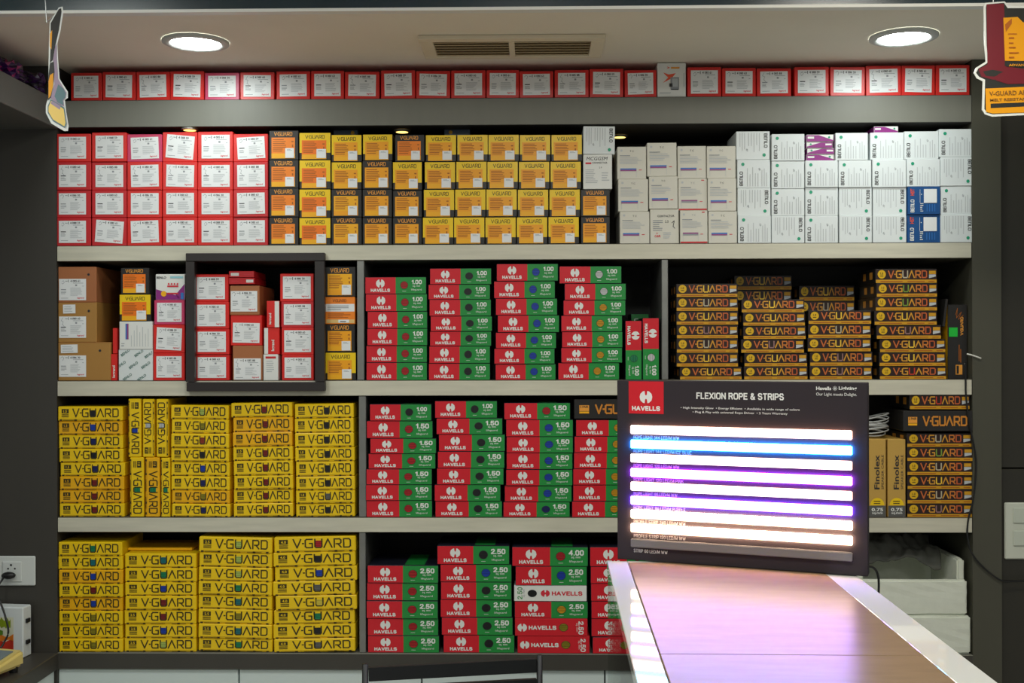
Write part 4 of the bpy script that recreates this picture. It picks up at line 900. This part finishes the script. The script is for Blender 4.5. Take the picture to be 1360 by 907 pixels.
# right end of the third shelf
blk(cv(510, 4.774, [312, 400, 488, 577, 665, 756, 842]), cx(1130, 4.774, [(354, 768), (356, 774), (356, 772), (356, 774), (356, 774), (356, 772)]), ['white', 'green', 'white', 'yellow', 'white', 'purple'], Z3, 3, 'far right')
zb_ = Z3+.0012+(687-575.4)*PX*1.017
put('speaker_wire_box', 'wire box', k_bbig(wb, hb), (wb, hb), (1199.5, 547.6, 1292, 574.8), 'large black wire box lying on the far right black stack, third shelf', None, -.006, zb_+.0008)
put('wire_box', 'wire box', k_bwire(KW, KH, 'red'), (KW, KH), (1208, 526.8, 1288, 546.6), 'single black wire box on top of the large black box, third shelf', None, .006, zb_+27.9*PX*1.01+.001)
m_kfin = M('tan_card', (196, 156, 74), .5)
def k_fin(w, h):
    mb = MB(); mb.box(-w/2, w/2, 0, .19, 0, h, m_kfin, .0015)
    mb.text('Finolex', -w*.02, h*.58, w*.30, m_ink, 2, .02, rot=math.pi/2, width=h*.44); mb.text('SPEAKER CABLE', w*.30, h*.58, w*.13, m_ink, 2, rot=math.pi/2, width=h*.44)
    mb.rect(-w/2+.001, w/2-.001, .001, h*.15, M('grey_print', (88, 88, 86), .5), 1)
    mb.text('0.75', 0, h*.10, h*.045, m_white, 2, .03, width=w*.66); mb.text('sq.mm', 0, h*.05, h*.03, m_white, 2, .02, width=w*.6)
    n = 12; mb.pr([(w*.40*math.cos(math.pi*k/n), h*.155+w*.42*math.sin(math.pi*k/n)) for k in range(n+1)], m_yel, 1); micro(mb, -w*.2, w*.2, h*.165, h*.22, 2, m_olink, 2)
    return [('carton', mb.me('carton'), (0, 0, 0), 0)]
w_, h_ = 23.5*PX, 104*PX
put('cable_carton', 'box', k_fin(w_, h_), (w_, h_), (1153.4, 584, 1177, 688), 'left of two upright tan cartons with yellow half moon, third shelf', 'upright tan cable cartons', .004, Z3+.0003, 0, 0)
put('cable_carton', 'box', k_fin(w_, h_), (w_, h_), (1179, 584, 1203, 688), 'right of two upright tan cartons with yellow half moon, third shelf', 'upright tan cable cartons', .004, Z3+.0003, 0, 0)
# coil of grey wire on the tan cartons
mb = MB(); rr = random.Random(3); m_gw = M('grey_wire', (176, 178, 176), .35)
cz = Z3+105*PX+.006; cxx = P(1152, 560, .1).x
for k in range(9):
    R = .045+rr.uniform(-.006, .008); tl = rr.uniform(-.25, .25); hz = .006+k*.006
    pts = [(R*math.cos(q*math.pi/14), .7*R*math.sin(q*math.pi/14)+rr.uniform(-.001, .001), hz+tl*R*math.cos(q*math.pi/14)*.5+.008*math.sin(q*math.pi/14+k)) for q in range(29)]
    mb.tube(pts, .0022, m_gw, 6)
o = mb.obj('wire_coil', None, True, (cxx, .06, cz)); tag(o, 'loose coil of silver grey wire on top of the tan cartons', 'wire')

# --- foam boxes and cloth, right end of the bottom shelf
m_foam = M('polystyrene', (226, 230, 216), .75, noise=.06, nscale=40, bump=.08)
def foam(name, u0, u1, va, vb_, y, z0, label, open_top):
    a, b = P(u0, vb_, y).x, P(u1, vb_, y).x; h = (vb_-va)*PX; mb = MB(); d = .27; t_ = .022
    bm = bmesh.new()
    def bx(x0, x1, y0, y1, z0_, z1):
        r = bmesh.ops.create_cube(bm, size=1)['verts']
        for v in r: v.co = ((x0+x1)/2+v.co.x*(x1-x0), (y0+y1)/2+v.co.y*(y1-y0), (z0_+z1)/2+v.co.z*(z1-z0_))
    w = b-a
    if open_top:
        bx(-w/2, w/2, 0, t_, 0, h); bx(-w/2, w/2, d-t_, d, 0, h+.05); bx(-w/2, -w/2+t_, t_+.0003, d-t_-.0003, 0, h+.035); bx(w/2-t_, w/2, t_+.0003, d-t_-.0003, 0, h+.06); bx(-w/2+t_, w/2-t_, t_, d-t_, 0, .03)
    else:
        bx(-w/2, w/2, 0, d, 0, h)
    bmesh.ops.bevel(bm, geom=bm.edges[:], offset=.005, segments=2, affect='EDGES')
    bmesh.ops.subdivide_edges(bm, edges=[e for e in bm.edges if e.calc_length() > .05], cuts=5, use_grid_fill=True)
    r = random.Random(5)
    for v in bm.verts: v.co += Vector((r.uniform(-1, 1), r.uniform(-1, 1), r.uniform(-1, 1)))*.0008
    me = bpy.data.meshes.new(name); bm.to_mesh(me); bm.free(); me.materials.append(m_foam)
    o = link(name, me, None, ((a+b)/2, y, z0)); tag(o, label, 'foam box'); return o
hl = 50*PX
foam('foam_box', 1140, 1289.5, 818, 868, .004, Z4+.001, 'closed white polystyrene box, lower of two behind the counter', False)
foam('foam_box', 1140, 1284.5, 771.5, 818, .012, Z4+.001+hl+.001, 'open white polystyrene box stacked on another behind the counter', True)
m_cloth = M('grey_cloth', (112, 112, 104), .85, noise=.2, nscale=10)
mb = MB(); nx, ny = 60, 32; vs = []; a, b = P(1145, 740, .05).x, P(1258, 740, .05).x; zt2 = Z4+hl+(818-771.5)*PX
def ripple(q, r): return .011*abs(math.sin(q*7+3*r))+.009*math.sin(r*13-q*8)+.007*abs(math.sin(q*17+r*9))+.003*math.sin(q*37-r*20)
for j in range(ny):
    for i in range(nx):
        q, r = i/(nx-1), j/(ny-1)
        y_ = .10+.16*r; arch = .038+.055*math.sin(math.pi*min(1, r*1.3)*.5)+.012*math.sin(q*4)
        if r < .12: arch -= .012*(1-r/.12)
        vs.append((a+(b-a)*q+.006*math.sin(r*9), y_, zt2+arch+ripple(q, r)))
fs = [(j*nx+i, j*nx+i+1, (j+1)*nx+i+1, (j+1)*nx+i) for j in range(ny-1) for i in range(nx-1)]
bm = bmesh.new(); bv = [bm.verts.new(v) for v in vs]
for f in fs: bm.faces.new([bv[i] for i in f])
bmesh.ops.recalc_face_normals(bm, faces=bm.faces); bmesh.ops.solidify(bm, geom=bm.faces[:], thickness=.004)
me = bpy.data.meshes.new('cloth'); bm.to_mesh(me); bm.free(); me.materials.append(m_cloth); me.polygons.foreach_set('use_smooth', [True]*len(me.polygons))
tag(link('cloth', me), 'crumpled grey cloth heaped in the open polystyrene box', 'cloth')

# --- cables on the right post
def curve_pts(keys, n=6):
    pts = []
    K_ = [Vector(k) for k in keys]
    for i in range(len(K_)-1):
        p0, p1, p2, p3 = K_[max(i-1, 0)], K_[i], K_[i+1], K_[min(i+2, len(K_)-1)]
        for k in range(n):
            t = k/n; pts.append(.5*((2*p1)+(-p0+p2)*t+(2*p0-5*p1+4*p2-p3)*t*t+(-p0+3*p1-3*p2+p3)*t**3))
    pts.append(K_[-1]); return pts
m_cab = M('black_cable', (22, 22, 22), .4)
mb = MB(); keys = [P(u, v, -.008) for u, v in ((1281, 482), (1282.5, 505), (1283, 525))]+[P(1287, 560, -.012), P(1296, 610, -.012), P(1293, 660, -.010)]+[P(u, v, -.008) for u, v in ((1286, 690), (1285, 715), (1292, 737), (1310, 757), (1330, 771))]+[P(1345, 772, -.004), P(1375, 771, -.002)]
mb.tube(curve_pts(keys), .0028, m_cab, 8); o = mb.obj('power_cable', None, True); tag(o, 'black cable trailing down the right post and away past the switch plate', 'cable')
mb = MB(); mb.tube(curve_pts([P(1284, 470, -.003), P(1292, 472, -.008), P(1303, 476, -.01)]), .0025, M('white_cable', (214, 214, 206), .4), 8); o = mb.obj('cable_end', None, True); tag(o, 'short white cable end sticking out beside the upright black carton', 'cable')
# switch plate on the right
p0 = P(1333, 742, .02); p1 = P(1374, 667, .02); m_plate = M('plate_white', (206, 210, 196), .35); m_plate2 = M('rocker_white', (196, 202, 188), .35)
t = thing('switch_plate', 'white switch plate with two wide rockers at the right edge', 'switch', ((p0.x+p1.x)/2, .02, (p0.z+p1.z)/2))
W, H = p1.x-p0.x, p1.z-p0.z
mb = MB(); mb.box(-W/2, W/2, -.009, -.0005, -H/2, H/2, m_plate, .003); mb.obj('plate', t)
for za in (.14, -.26):
    mb = MB(); mb.box(-W*.24, W*.44, -.014, -.0095, H*za, H*(za+.26)+.002, m_plate2, .002); mb.obj('rocker', t)
# socket plate on the left
p0 = P(-22, 777, 0); p1 = P(48, 738, 0); W, H = p1.x-p0.x, p1.z-p0.z
m_plw = M('socket_plate_white', (220, 224, 220), .35)
t = thing('socket_plate', 'white wall socket plate on the left post with a plug in it', 'socket', ((p0.x+p1.x)/2, 0, (p0.z+p1.z)/2))
mb = MB(); mb.box(-W/2, W/2, -.009, -.0005, -H/2, H/2, m_plw, .003); mb.obj('plate', t)
xs_ = P(18.5, 758).x-t.location.x
mb = MB(); mb.box(xs_-.030, xs_+.030, -.013, -.0092, -.033, .030, m_plw, .002)
mb.lift = .0133
for dx, dz, r in ((-.003, .019, .0035), (-.012, .008, .003), (.009, .008, .003)): mb.disc(xs_+dx, dz, r, m_ink, 1, 12)
mb.obj('socket_insert', t)
mb = MB(); mb.box(-W/2+.008, xs_-.034, -.012, -.0092, -.030, .030, m_plw, .002); mb.obj('rocker', t)
t2 = thing('power_plug', 'black plug and cord in the left wall socket', 'plug', (t.location.x+xs_-.004, -.014, t.location.z-.010))
bm = bmesh.new(); bmesh.ops.create_uvsphere(bm, u_segments=16, v_segments=10, radius=1)
for v in bm.verts: v.co = (v.co.x*.022, v.co.y*.013-.0135, v.co.z*.011)
me = bpy.data.meshes.new('plug_body'); bm.to_mesh(me); bm.free(); me.materials.append(m_cab); me.polygons.foreach_set('use_smooth', [True]*len(me.polygons)); link('plug_body', me, t2)
mb = MB(); L0 = t2.location
keys = [Vector((-.012, -.016, -.002))]+[P(u, v, y)-L0 for u, v, y in ((3, 770, -.05), (-4, 785, -.07), (6, 815, -.09), (11, 838, -.10), (6, 852, -.11), (-4, 864, -.13), (-30, 872, -.15))]
mb.tube(curve_pts(keys), .003, m_cab, 8); mb.obj('cord', t2, True)
# picture box and desk device on the side counter
pw, ph = .16, P(16, 803, -.03).z-Z4
xr_ = P(33, 868, -.06).x; t = thing('picture_box', 'white box with bright fruit coloured picture leaning by the left wall socket', 'box', (xr_-.085, -.06, Z4+.0005))
t.rotation_euler = (0, 0, -.12)
mb = MB(); mb.box(-.085, .085, 0, .045, 0, ph, m_whitec, .003)
pm = [(-.08, .054, ph*.10, ph*.80, (226, 226, 200)), (-.08, .054, ph*.10, ph*.34, (206, 52, 30)), (-.08, .054, ph*.34, ph*.44, (236, 130, 30)), (.0, .045, ph*.60, ph*.76, (140, 160, 20)), (-.05, .02, ph*.46, ph*.56, (96, 136, 30))]
for i, (a, b, c, d_, q) in enumerate(pm):
    n = 9; pts = [(a, c)]+[(a+(b-a)*k/n, c+(.004*math.sin(k*2.4+i) if i else 0)) for k in range(1, n)]+[(b, c)]+[(b-(b-a)*k/n, d_+(.006*math.sin(k*1.9+i) if i else 0)) for k in range(n+1)]
    mb.pr(pts, M('picture_%d' % i, q, .4), 1+i*.5)
mb.obj('carton', t)
for zz_ in (.3, .72):
    mb = MB(); mb.box(.0852, .092, .012, .030, ph*zz_-.006, ph*zz_+.006, m_cab, .001); mb.obj('clip', t)
t = thing('desk_device', 'yellowed cream desk device with grey screen on the left side counter', 'device', (P(-6, 885, -.20).x, -.26, Z4+.0005)); t.rotation_euler = (0, 0, -.25)
m_cd = M('yellowed_plastic', (222, 200, 120), .4)
bm = bmesh.new(); r = bmesh.ops.create_cube(bm, size=1)['verts']
for v in r:
    top = v.co.z > 0; v.co = (v.co.x*.13, v.co.y*.17, (.062 if v.co.y > 0 else .030) if top else .014)
bmesh.ops.bevel(bm, geom=bm.edges[:], offset=.009, segments=3, affect='EDGES')
me = bpy.data.meshes.new('body'); bm.to_mesh(me); bm.free(); me.materials.append(m_cd); link('body', me, t)
mb = MB(); mb.mesh([(-.05, -.01, .0475), (.044, -.01, .0475), (.044, .06, .0607), (-.05, .06, .0607), (-.05, -.01, .044), (.044, -.01, .044), (.044, .06, .057), (-.05, .06, .057)], [(0, 1, 2, 3), (0, 4, 5, 1), (1, 5, 6, 2), (2, 6, 7, 3), (3, 7, 4, 0)], M('grey_screen', (120, 132, 136), .2)); mb.obj('screen', t)
for sx in (-.045, .045):
    for sy in (-.06, .06):
        mb = MB(); mb.tube([(sx, sy, 0), (sx, sy, .016)], .012, m_cab, 12); mb.obj('foot', t)

# --- purple wrapped bundle on the loft
rr = random.Random(11); m_wr = [M('wrap_purple', (52, 16, 72), .25), M('wrap_pink', (150, 44, 100), .25), M('wrap_dark', (26, 16, 34), .3)]
for i, (u, v, y, s) in enumerate(((22, 110, -.36, .042), (48, 121, -.22, .048), (66, 128, -.08, .044))):
    bm = bmesh.new(); bmesh.ops.create_icosphere(bm, subdivisions=3, radius=1)
    for q in bm.verts:
        n = q.co.normalized(); k = 1+.16*math.sin(n.x*9+i)+.12*math.sin(n.z*13+n.y*7)+rr.uniform(-.07, .07); q.co = Vector((n.x*s*1.2*k, n.y*s*k, n.z*s*.7*k))
    zmin = min(q.co.z for q in bm.verts)
    me = bpy.data.meshes.new('wrapped_bundle'); bm.to_mesh(me); bm.free()
    for m in m_wr: me.materials.append(m)
    for p in me.polygons: p.material_index = (0 if rr.random() < .5 else 1 if rr.random() < .4 and i == 1 else 2)
    c = PZ(u, v, zt); o = link('wrapped_bundle', me, None, (min(c.x, xl)-s*1.35, y, zt-zmin+.0005)); tag(o, ('dark bundle at the left on the loft shelf', 'shiny purple and pink bundle in the middle of the loft shelf', 'dark purple bundle nearest the red cartons on loft shelf')[i], 'bundle', 'shiny bundles on the loft shelf')

# --- hanging cards
m_cardw = M('card_white', (228, 232, 226), .4); m_cardk = M('card_dark', (40, 42, 38), .4); m_cardy = M('card_yellow', (232, 158, 8), .4); m_cardr = M('card_maroon', (112, 22, 36), .4); m_cardp = M('card_mauve', (158, 140, 160), .4); m_cardt = M('card_teal', (92, 124, 128), .4); m_cardy2 = M('card_pale_yellow', (240, 206, 110), .4)  # maroon, yellow and dark toned down: backlit dimness put into the colours
def card(name, p, n, outline, prints, texts, label, cordpts):
    """a printed card with thickness lying in the plane through p with normal n (towards the camera)"""
    n = n.normalized(); ex = Vector((0, 0, 1)).cross(n).normalized()*1.0; ex = -ex if ex.dot(_R) < 0 else ex; ez = Vector((0, 0, 1))
    t = thing(name, label, 'hanging card', p)
    to = lambda u, v: (lambda q: ((q-p).dot(ex), (q-p).dot(ez)))(PP(u, v, p, n))
    mb = MB(); mb.T = lambda x, z, l: ex*x+ez*z+n*(.0012+.0004*l)
    o2 = [to(u, v) for u, v in outline]
    fr_ = [ex*a+ez*b+n*.0012 for a, b in o2]; bk = [ex*a+ez*b-n*.0012 for a, b in o2]; k = len(o2)
    mb.mesh(fr_+bk, [tuple(range(k)), tuple(range(2*k-1, k-1, -1))]+[(i, i+k, (i+1) % k+k, (i+1) % k) for i in range(k)], m_cardw)
    for l, (pts, m) in enumerate(prints): mb.pr([to(u, v) for u, v in pts], m, 1+l*.6)
    for (s, u, v, h, m, wd, rot) in texts:
        a = to(u, v); mb.text(s, a[0], a[1], h, m, 8, .02, rot, wd, 'l')
    mb.obj('card', t)
    mb = MB(); mb.tube([q-p for q in cordpts], .0012, M('clear_string', (150, 156, 156), .2), 6); mb.obj('string', t)
    return t
yc = -.62
pr_ = P(1330, 80, yc)
out = [(1308, 4), (1334, 2), (1340, 8), (1420, 8), (1420, 150), (1318, 155), (1308, 152), (1304, 146), (1305, 108), (1297, 104), (1293, 97), (1296, 90), (1304, 85), (1309, 82), (1307, 60), (1306, 10)]
ins = [(1310, 6), (1333, 4), (1338, 11), (1420, 11), (1420, 147), (1318, 152), (1311, 150), (1307, 145), (1308, 106), (1300, 102), (1296, 97), (1299, 91), (1306, 87), (1312, 83), (1310, 60), (1309, 10)]
card('hanging_card', pr_, Vector((0, -1, 0)), out, [(ins, m_cardk),
     ([(1310, 6), (1333, 5), (1334, 30), (1334, 88), (1311, 86)], m_cardr),
     ([(1299, 92), (1311, 86), (1334, 88), (1360, 92), (1360, 100), (1345, 105), (1318, 106), (1303, 102)], m_cardr),
     ([(1305, 95), (1318, 93), (1334, 96), (1320, 102), (1309, 101)], m_cardk),
     ([(1325, 99), (1336, 94), (1420, 92), (1420, 110), (1338, 112), (1322, 107)], m_cardr),
     ([(1332, 24), (1351, 23), (1358, 30), (1420, 30), (1420, 82), (1334, 81)], m_cardy),
     ([(1308, 118), (1420, 113), (1420, 148), (1318, 151), (1309, 149)], m_cardy),
     ([(1315, 138), (1420, 134), (1420, 139), (1315, 144)], m_cardk),
     ([(1336, 84), (1420, 84), (1420, 90), (1336, 89)], m_cardk),
     ([(1334, 33), (1343, 25), (1343, 32), (1335, 43)], m_inko),
     ([(1338, 45), (1350, 45), (1350, 46.2), (1338, 46.2)], m_inko), ([(1339, 50), (1346, 50), (1346, 52), (1339, 52)], m_inko), ([(1339, 57), (1345, 57), (1345, 58.5), (1339, 58.5)], m_inko), ([(1339, 63), (1348, 63), (1348, 64.5), (1339, 64.5)], m_inko), ([(1339, 70), (1352, 70), (1352, 71.5), (1339, 71.5)], m_inko), ([(1339, 76), (1346, 76), (1346, 77.5), (1339, 77.5)], m_inko)],
     [('V-GUARD AR', 1313, 125, .0115, M('card_brown_ink', (126, 84, 20), .5), .092, .03), ('MELT RESISTANT', 1314, 133.5, .007, M('card_brown_ink', (126, 84, 20), .5), .098, .03), ('ADVANCED', 1339, 87, .006, m_cardy, .06, 0)],
     'large maroon and yellow printed card hanging at the top right corner', [P(1319, 5, yc), P(1321, -30, yc)])
pl_ = P(78, 90, -.70)
card('hanging_card', pl_, Vector((.62, -.78, 0)), [(65, 62), (66, 30), (78, 10), (83, 9), (84, 16), (80, 42), (76, 58), (77, 80), (79, 105), (86, 116), (90, 122), (90, 130), (86, 133), (88, 150), (91, 168), (90, 174), (85, 174), (68, 164), (61, 150), (61, 140), (64, 130)],
     [([(67, 60), (67, 31), (78, 12), (81, 11), (81.5, 16), (78, 40), (73, 62), (70, 80), (66, 84)], m_cardk), ([(66, 45), (69, 40), (68, 66), (66, 62)], m_cardy),
      ([(70, 80), (73, 62), (75, 58), (75, 78), (77, 105), (84, 117), (88, 123), (87, 130), (84, 134), (85, 142), (70, 134), (67, 130), (72, 112)], m_cardp),
      ([(77, 112), (84, 118), (87, 124), (86, 130), (83, 133), (84, 140), (76, 136), (72, 128)], m_cardt),
      ([(66, 84), (71, 82), (72, 96), (70, 115), (67, 130), (63, 134), (64, 100)], m_cardk), ([(66, 100), (70.5, 97), (70, 115), (66.5, 128), (64, 131), (64, 108)], m_cardy),
      ([(63, 141), (67, 132), (85, 143), (88, 165), (86, 170), (70, 161), (63, 150)], m_cardt), ([(64, 142), (67.5, 134), (84, 145), (86.5, 164), (85, 168), (70, 159), (64, 149)], m_cardy2), ([(68, 134), (80, 141), (79, 146), (67, 138)], m_cardp)], [],
     'narrow curled yellow and grey printed card hanging at the top left', [P(73, 20, -.70), P(62, 30, -.70), P(58, -30, -.70)])

# ================================================================== foreground
# counter: a glass showcase with a white bordered top
HT = .5; ZT = ZC-HT
A, B = PZ(806, 745, ZT), PZ(846, 907, ZT); dirv = (A-B).normalized(); perp = Vector((dirv.y, -dirv.x, 0))
Wc = (PZ(1140, 766, ZT)-A).dot(perp); Lc = 1.55
ct = thing('display_counter', 'glass sided shop counter with white bordered brown top', 'counter', (A.x, A.y, 0))
ct.rotation_euler = (0, 0, math.atan2(dirv.y, dirv.x)-math.pi/2)       # local +y points to the shelves, +x right
m_lam = M('white_gloss_laminate', (226, 226, 218), .04, coat=.6)
m_wood = M('brown_counter_laminate', (142, 117, 90), .27, noise=.16, nscale=9, stretch=(1, 4, 1))
inL, inR = .048, Wc-.062
mb = MB(); mb.box(0, inL, -Lc, 0, ZT-.022, ZT, m_lam, .0015); mb.box(inR, Wc, -Lc, 0, ZT-.022, ZT, m_lam, .0015)
mb.box(inL, inR, -.02, 0, ZT-.022, ZT, m_lam); mb.obj('top_border', ct)
ys = (PZ(1000, 870, ZT)-A).dot(dirv)
mb = MB(); mb.box(inL+.0008, inR-.0008, ys+.0008, -.0205, ZT-.020, ZT+.001, m_wood, .0012); mb.obj('top_panel', ct)
mb = MB(); mb.box(inL+.0008, inR-.0008, -Lc, ys-.0008, ZT-.020, ZT+.001, m_wood, .0012); mb.obj('top_panel', ct)
g = GLASS('showcase_glass', (.80, .90, .86))
mb = MB(); mb.box(.002, .008, -Lc, -.002, .35, ZT-.023, g); mb.obj('side_glass', ct)
mb = MB(); mb.box(.009, Wc-.02, -.008, -.002, .35, ZT-.023, g); mb.obj('end_glass', ct)
mb = MB(); mb.box(Wc-.019, Wc-.001, -Lc, -.002, .0, ZT-.023, m_lam); mb.obj('side_panel', ct)
mb = MB(); mb.box(.0, Wc-.02, -Lc, -.001, .0, .349, m_pill, .002); mb.obj('plinth', ct)
# light board standing on the counter
bl_, br_ = PZ(820, 742.5, ZT+.0012), PZ(1153, 766, ZT+.0012)
bx = (br_-bl_).normalized(); bn = Vector((bx.y, -bx.x, 0)); BWd = (br_-bl_).length
tz = PP(820, 505.5, bl_, bn).z-ZT
bd = thing('light_board', 'black display board with glowing horizontal strip lights on the counter', 'display board', (bl_.x, bl_.y, ZT+.0015))
bd.rotation_euler = (0, 0, math.atan2(bx.y, bx.x))
m_bd = M('board_black', (56, 51, 55), .5, spec=.1)
def bloc(u, v, off=0.0): q = PP(u, v, bl_+bn*off, bn)-bl_; return (q.dot(bx), q.z)
hR = bloc(1153, 508)[1]; hL = bloc(820, 505.5)[1]; Hb = (hR+hL)/2
sp = bloc(985, 573)[1]
mb = MB(); mb.box(0, BWd, 0, .035, 0, Hb, m_bd, .0015)
mb.lift = .0004
a, b = bloc(835, 506), bloc(881.5, 550); mb.rect(a[0], b[0], b[1], Hb-.002, m_hred, 1)
e = bloc(858, 527.5); emblem(mb, e[0], e[1], .0145, m_white, 2)
e = bloc(858, 542.5); mb.stext('HAVELLS', e[0], e[1], .0112, m_white, 2, .25, width=.067)
def btext(s, u0, u1, v, h, bold=.02):
    p, q = bloc(u0, v), bloc(u1, v); mb.text(s, (p[0]+q[0])/2, p[1], h, m_white, 2, bold, width=q[0]-p[0])
p_, q_ = bloc(925, 526), bloc(1041, 526.8); mb.stext('FLEXION ROPE & STRIPS', (p_[0]+q_[0])/2, (p_[1]+q_[1])/2, .0155, m_white, 2, .2, width=q_[0]-p_[0])
btext('• High Intensity Glow  • Energy Efficient  • Available in wide range of colors', 904, 1062, 541.8, .0062, .01)
btext('• Plug & Play with universal Rope Driver  • 2 Years Warranty', 920, 1046, 547.5, .0062, .01)
btext('Havells', 1084, 1104, 515.8, .0078, .03); btext('Lighting', 1114, 1138, 516.2, .0095, .03); btext('Our Light meets Delight.', 1084, 1138, 524, .0085, .0)
e = bloc(1109, 516)
for k in range(8):
    c, s = math.cos(k*math.pi/4), math.sin(k*math.pi/4); mb.strokes([[(.0028*c, .0028*s), (.005*c, .005*s)]], e[0], e[1], 1, 1, .0009, m_white, 2)
mb.disc(e[0], e[1], .0022, m_inkl, 2, 10)
a = bloc(820, 569.5); mb.rect(.001, BWd-.001, a[1]-.0004, a[1]+.0004, m_ink, 1)
SL = [564.9, 584, 602.6, 621.8, 640, 658.8, 677, 695.5, 715.5]; names = ['ROPE LIGHT 144 LED/M WW', 'ROPE LIGHT 144 LED/M ICE BLUE', 'ROPE LIGHT 120 LED/M WW', 'ROPE LIGHT 120 LED/M PINK', 'ROPE LIGHT 96 LED/M WW', 'ROPE LIGHT 96 LED/M PURPLE', 'PROFILE STRIP 240 LED/M WW', 'PROFILE STRIP 120 LED/M WW', 'STRIP 60 LED/M WW']
m_label = M('label_ink', (150, 148, 150), .5)  # print greyed in its colour against the strip glow; unlit row stays white
cols_ = [(1.0, .80, .74), (.085, .42, 1.0), (1.0, .80, .78), (.50, .17, 1.0), (1.0, .80, .84), (.30, .16, 1.0), (1.0, .72, .50), (1.0, .70, .48), None]
WS = (1.0, .50, .34)
SIDE = [(WS, 10), ((.02, .26, 1.0), 85), (WS, 4), ((.36, .04, 1.0), 66), (WS, 6), ((.20, .05, 1.0), 76), ((1.0, .64, .42), 30), ((1.0, .64, .42), 36)]
x0 = bloc(838.3, 570)[0]; x1 = bloc(1132, 580)[0]
zt_s = [bloc(838.3, v)[1] for v in SL]; Hs = (bloc(838.3, 564.9)[1]-bloc(838.3, 576.2)[1])
for i, nm_ in enumerate(names):
    z1 = zt_s[i]; z0 = z1-Hs*.97; zm_ = (z0+zt_s[i+1]-Hs*.05)/2 if i < 8 else z0-.0075
    mb.stext(nm_, x0+.006, zm_, .0080, m_white if i == 8 else m_label, 2, .13, anchor='l', width=len(nm_)*.0047)
body = mb.obj('panel', bd)
for i, c in enumerate(cols_):
    z1 = bloc(838.3, SL[i], .008)[1]-Hs*.05; z0 = z1-Hs*.92; m = EM('strip_glow_%d' % i, c, STRIP*(2.6 if i in (1, 3, 5) else .9)) if c else M('grey_strip', (120, 118, 116), .4)
    s_ = MB(); bm = bmesh.new(); bmesh.ops.create_cube(bm, size=1)
    for v in bm.verts: v.co = ((x0+x1)/2+v.co.x*(x1-x0), -.0042+v.co.y*.0075, (z0+z1)/2+v.co.z*Hs)
    bmesh.ops.bevel(bm, geom=[e for e in bm.edges], offset=.0018, segments=2, affect='EDGES')
    me = bpy.data.meshes.new('light_strip'); bm.to_mesh(me); bm.free(); me.materials.append(m)
    o = link('light_strip', me, bd)
    if c:      # deeper, stronger side glow added to tint the board between the tubes
        me.materials.append(EM('strip_side_%d' % i, SIDE[i][0], SIDE[i][1]))
        for p in me.polygons: p.material_index = 0 if p.normal.y < -.5 else 1
    if not c: o['label'] = 'unlit grey strip'
# the board's lead
mb = MB(); inv = lambda q: (Matrix.Rotation(-bd.rotation_euler.z, 3, 'Z') @ (Vector(q)-Vector(bd.location)))
kp = [inv(P(1150, 752, br_.y+.03)), inv(P(1160, 754, br_.y+.06)), inv(P(1166, 764, br_.y+.07)), inv(P(1167, 785, br_.y+.07)), inv(P(1164, 830, br_.y+.06)), inv(P(1160, 900, br_.y+.06))]
mb.tube(curve_pts(kp), .0026, m_cab, 8); mb.obj('lead', bd, True)

# black chair behind the counter
m_ch = M('chair_black', (20, 22, 24), .5)
yL, yR = -D+.765*D, -D+.785*D
cl, cr = P(485, 884, yL), P(716.5, 872, yR)
ch = thing('metal_chair', 'black metal chair whose back rail shows in front of the bottom shelf', 'chair', ((cl.x+cr.x)/2, (yL+yR)/2, 0))
dx = (cr-cl); ang = math.atan2(dx.y, dx.x); ch.rotation_euler = (0, 0, ang); cw_ = math.hypot(dx.x, dx.y)
ztl, ztr = cl.z, cr.z; hw = cw_/2
for sx, zt_ in ((-1, ztl), (1, ztr)):
    mb = MB(); mb.tube([(sx*hw, -.03, 0), (sx*hw, 0, .42), (sx*hw, 0, zt_+.004)], .0075, m_ch, 12); mb.obj('back_post', ch, True)
    mb = MB(); mb.tube([(sx*hw*.95, .42, 0), (sx*hw*.95, .38, .43)], .0075, m_ch, 12); mb.obj('front_leg', ch, True)
def rail(za, zb_, hgt):
    mb = MB(); n = 10; vs = []
    for i in range(n+1):
        q = i/n; x = -hw+.008+(cw_-.016)*q; z = za+(zb_-za)*q; y = -.018*math.sin(math.pi*q)*0-.006
        vs += [(x, y, z), (x, y+.012, z), (x, y+.012, z-hgt), (x, y, z-hgt)]
    fs = []
    for i in range(n):
        for k in range(4): fs.append((4*i+k, 4*i+(k+1) % 4, 4*i+4+(k+1) % 4, 4*i+4+k))
    fs += [(0, 1, 2, 3), (4*n+3, 4*n+2, 4*n+1, 4*n)]; mb.mesh(vs, fs, m_ch); mb.obj('back_rail', ch)
rail(ztl-.004, ztr-.004, .032); rail(ztl-.052, ztr-.052, .03); rail(ztl-.15, ztr-.15, .03)
mb = MB(); mb.box(-hw+.002, hw-.002, .012, .40, .43, .465, m_ch, .008); mb.obj('seat', ch)
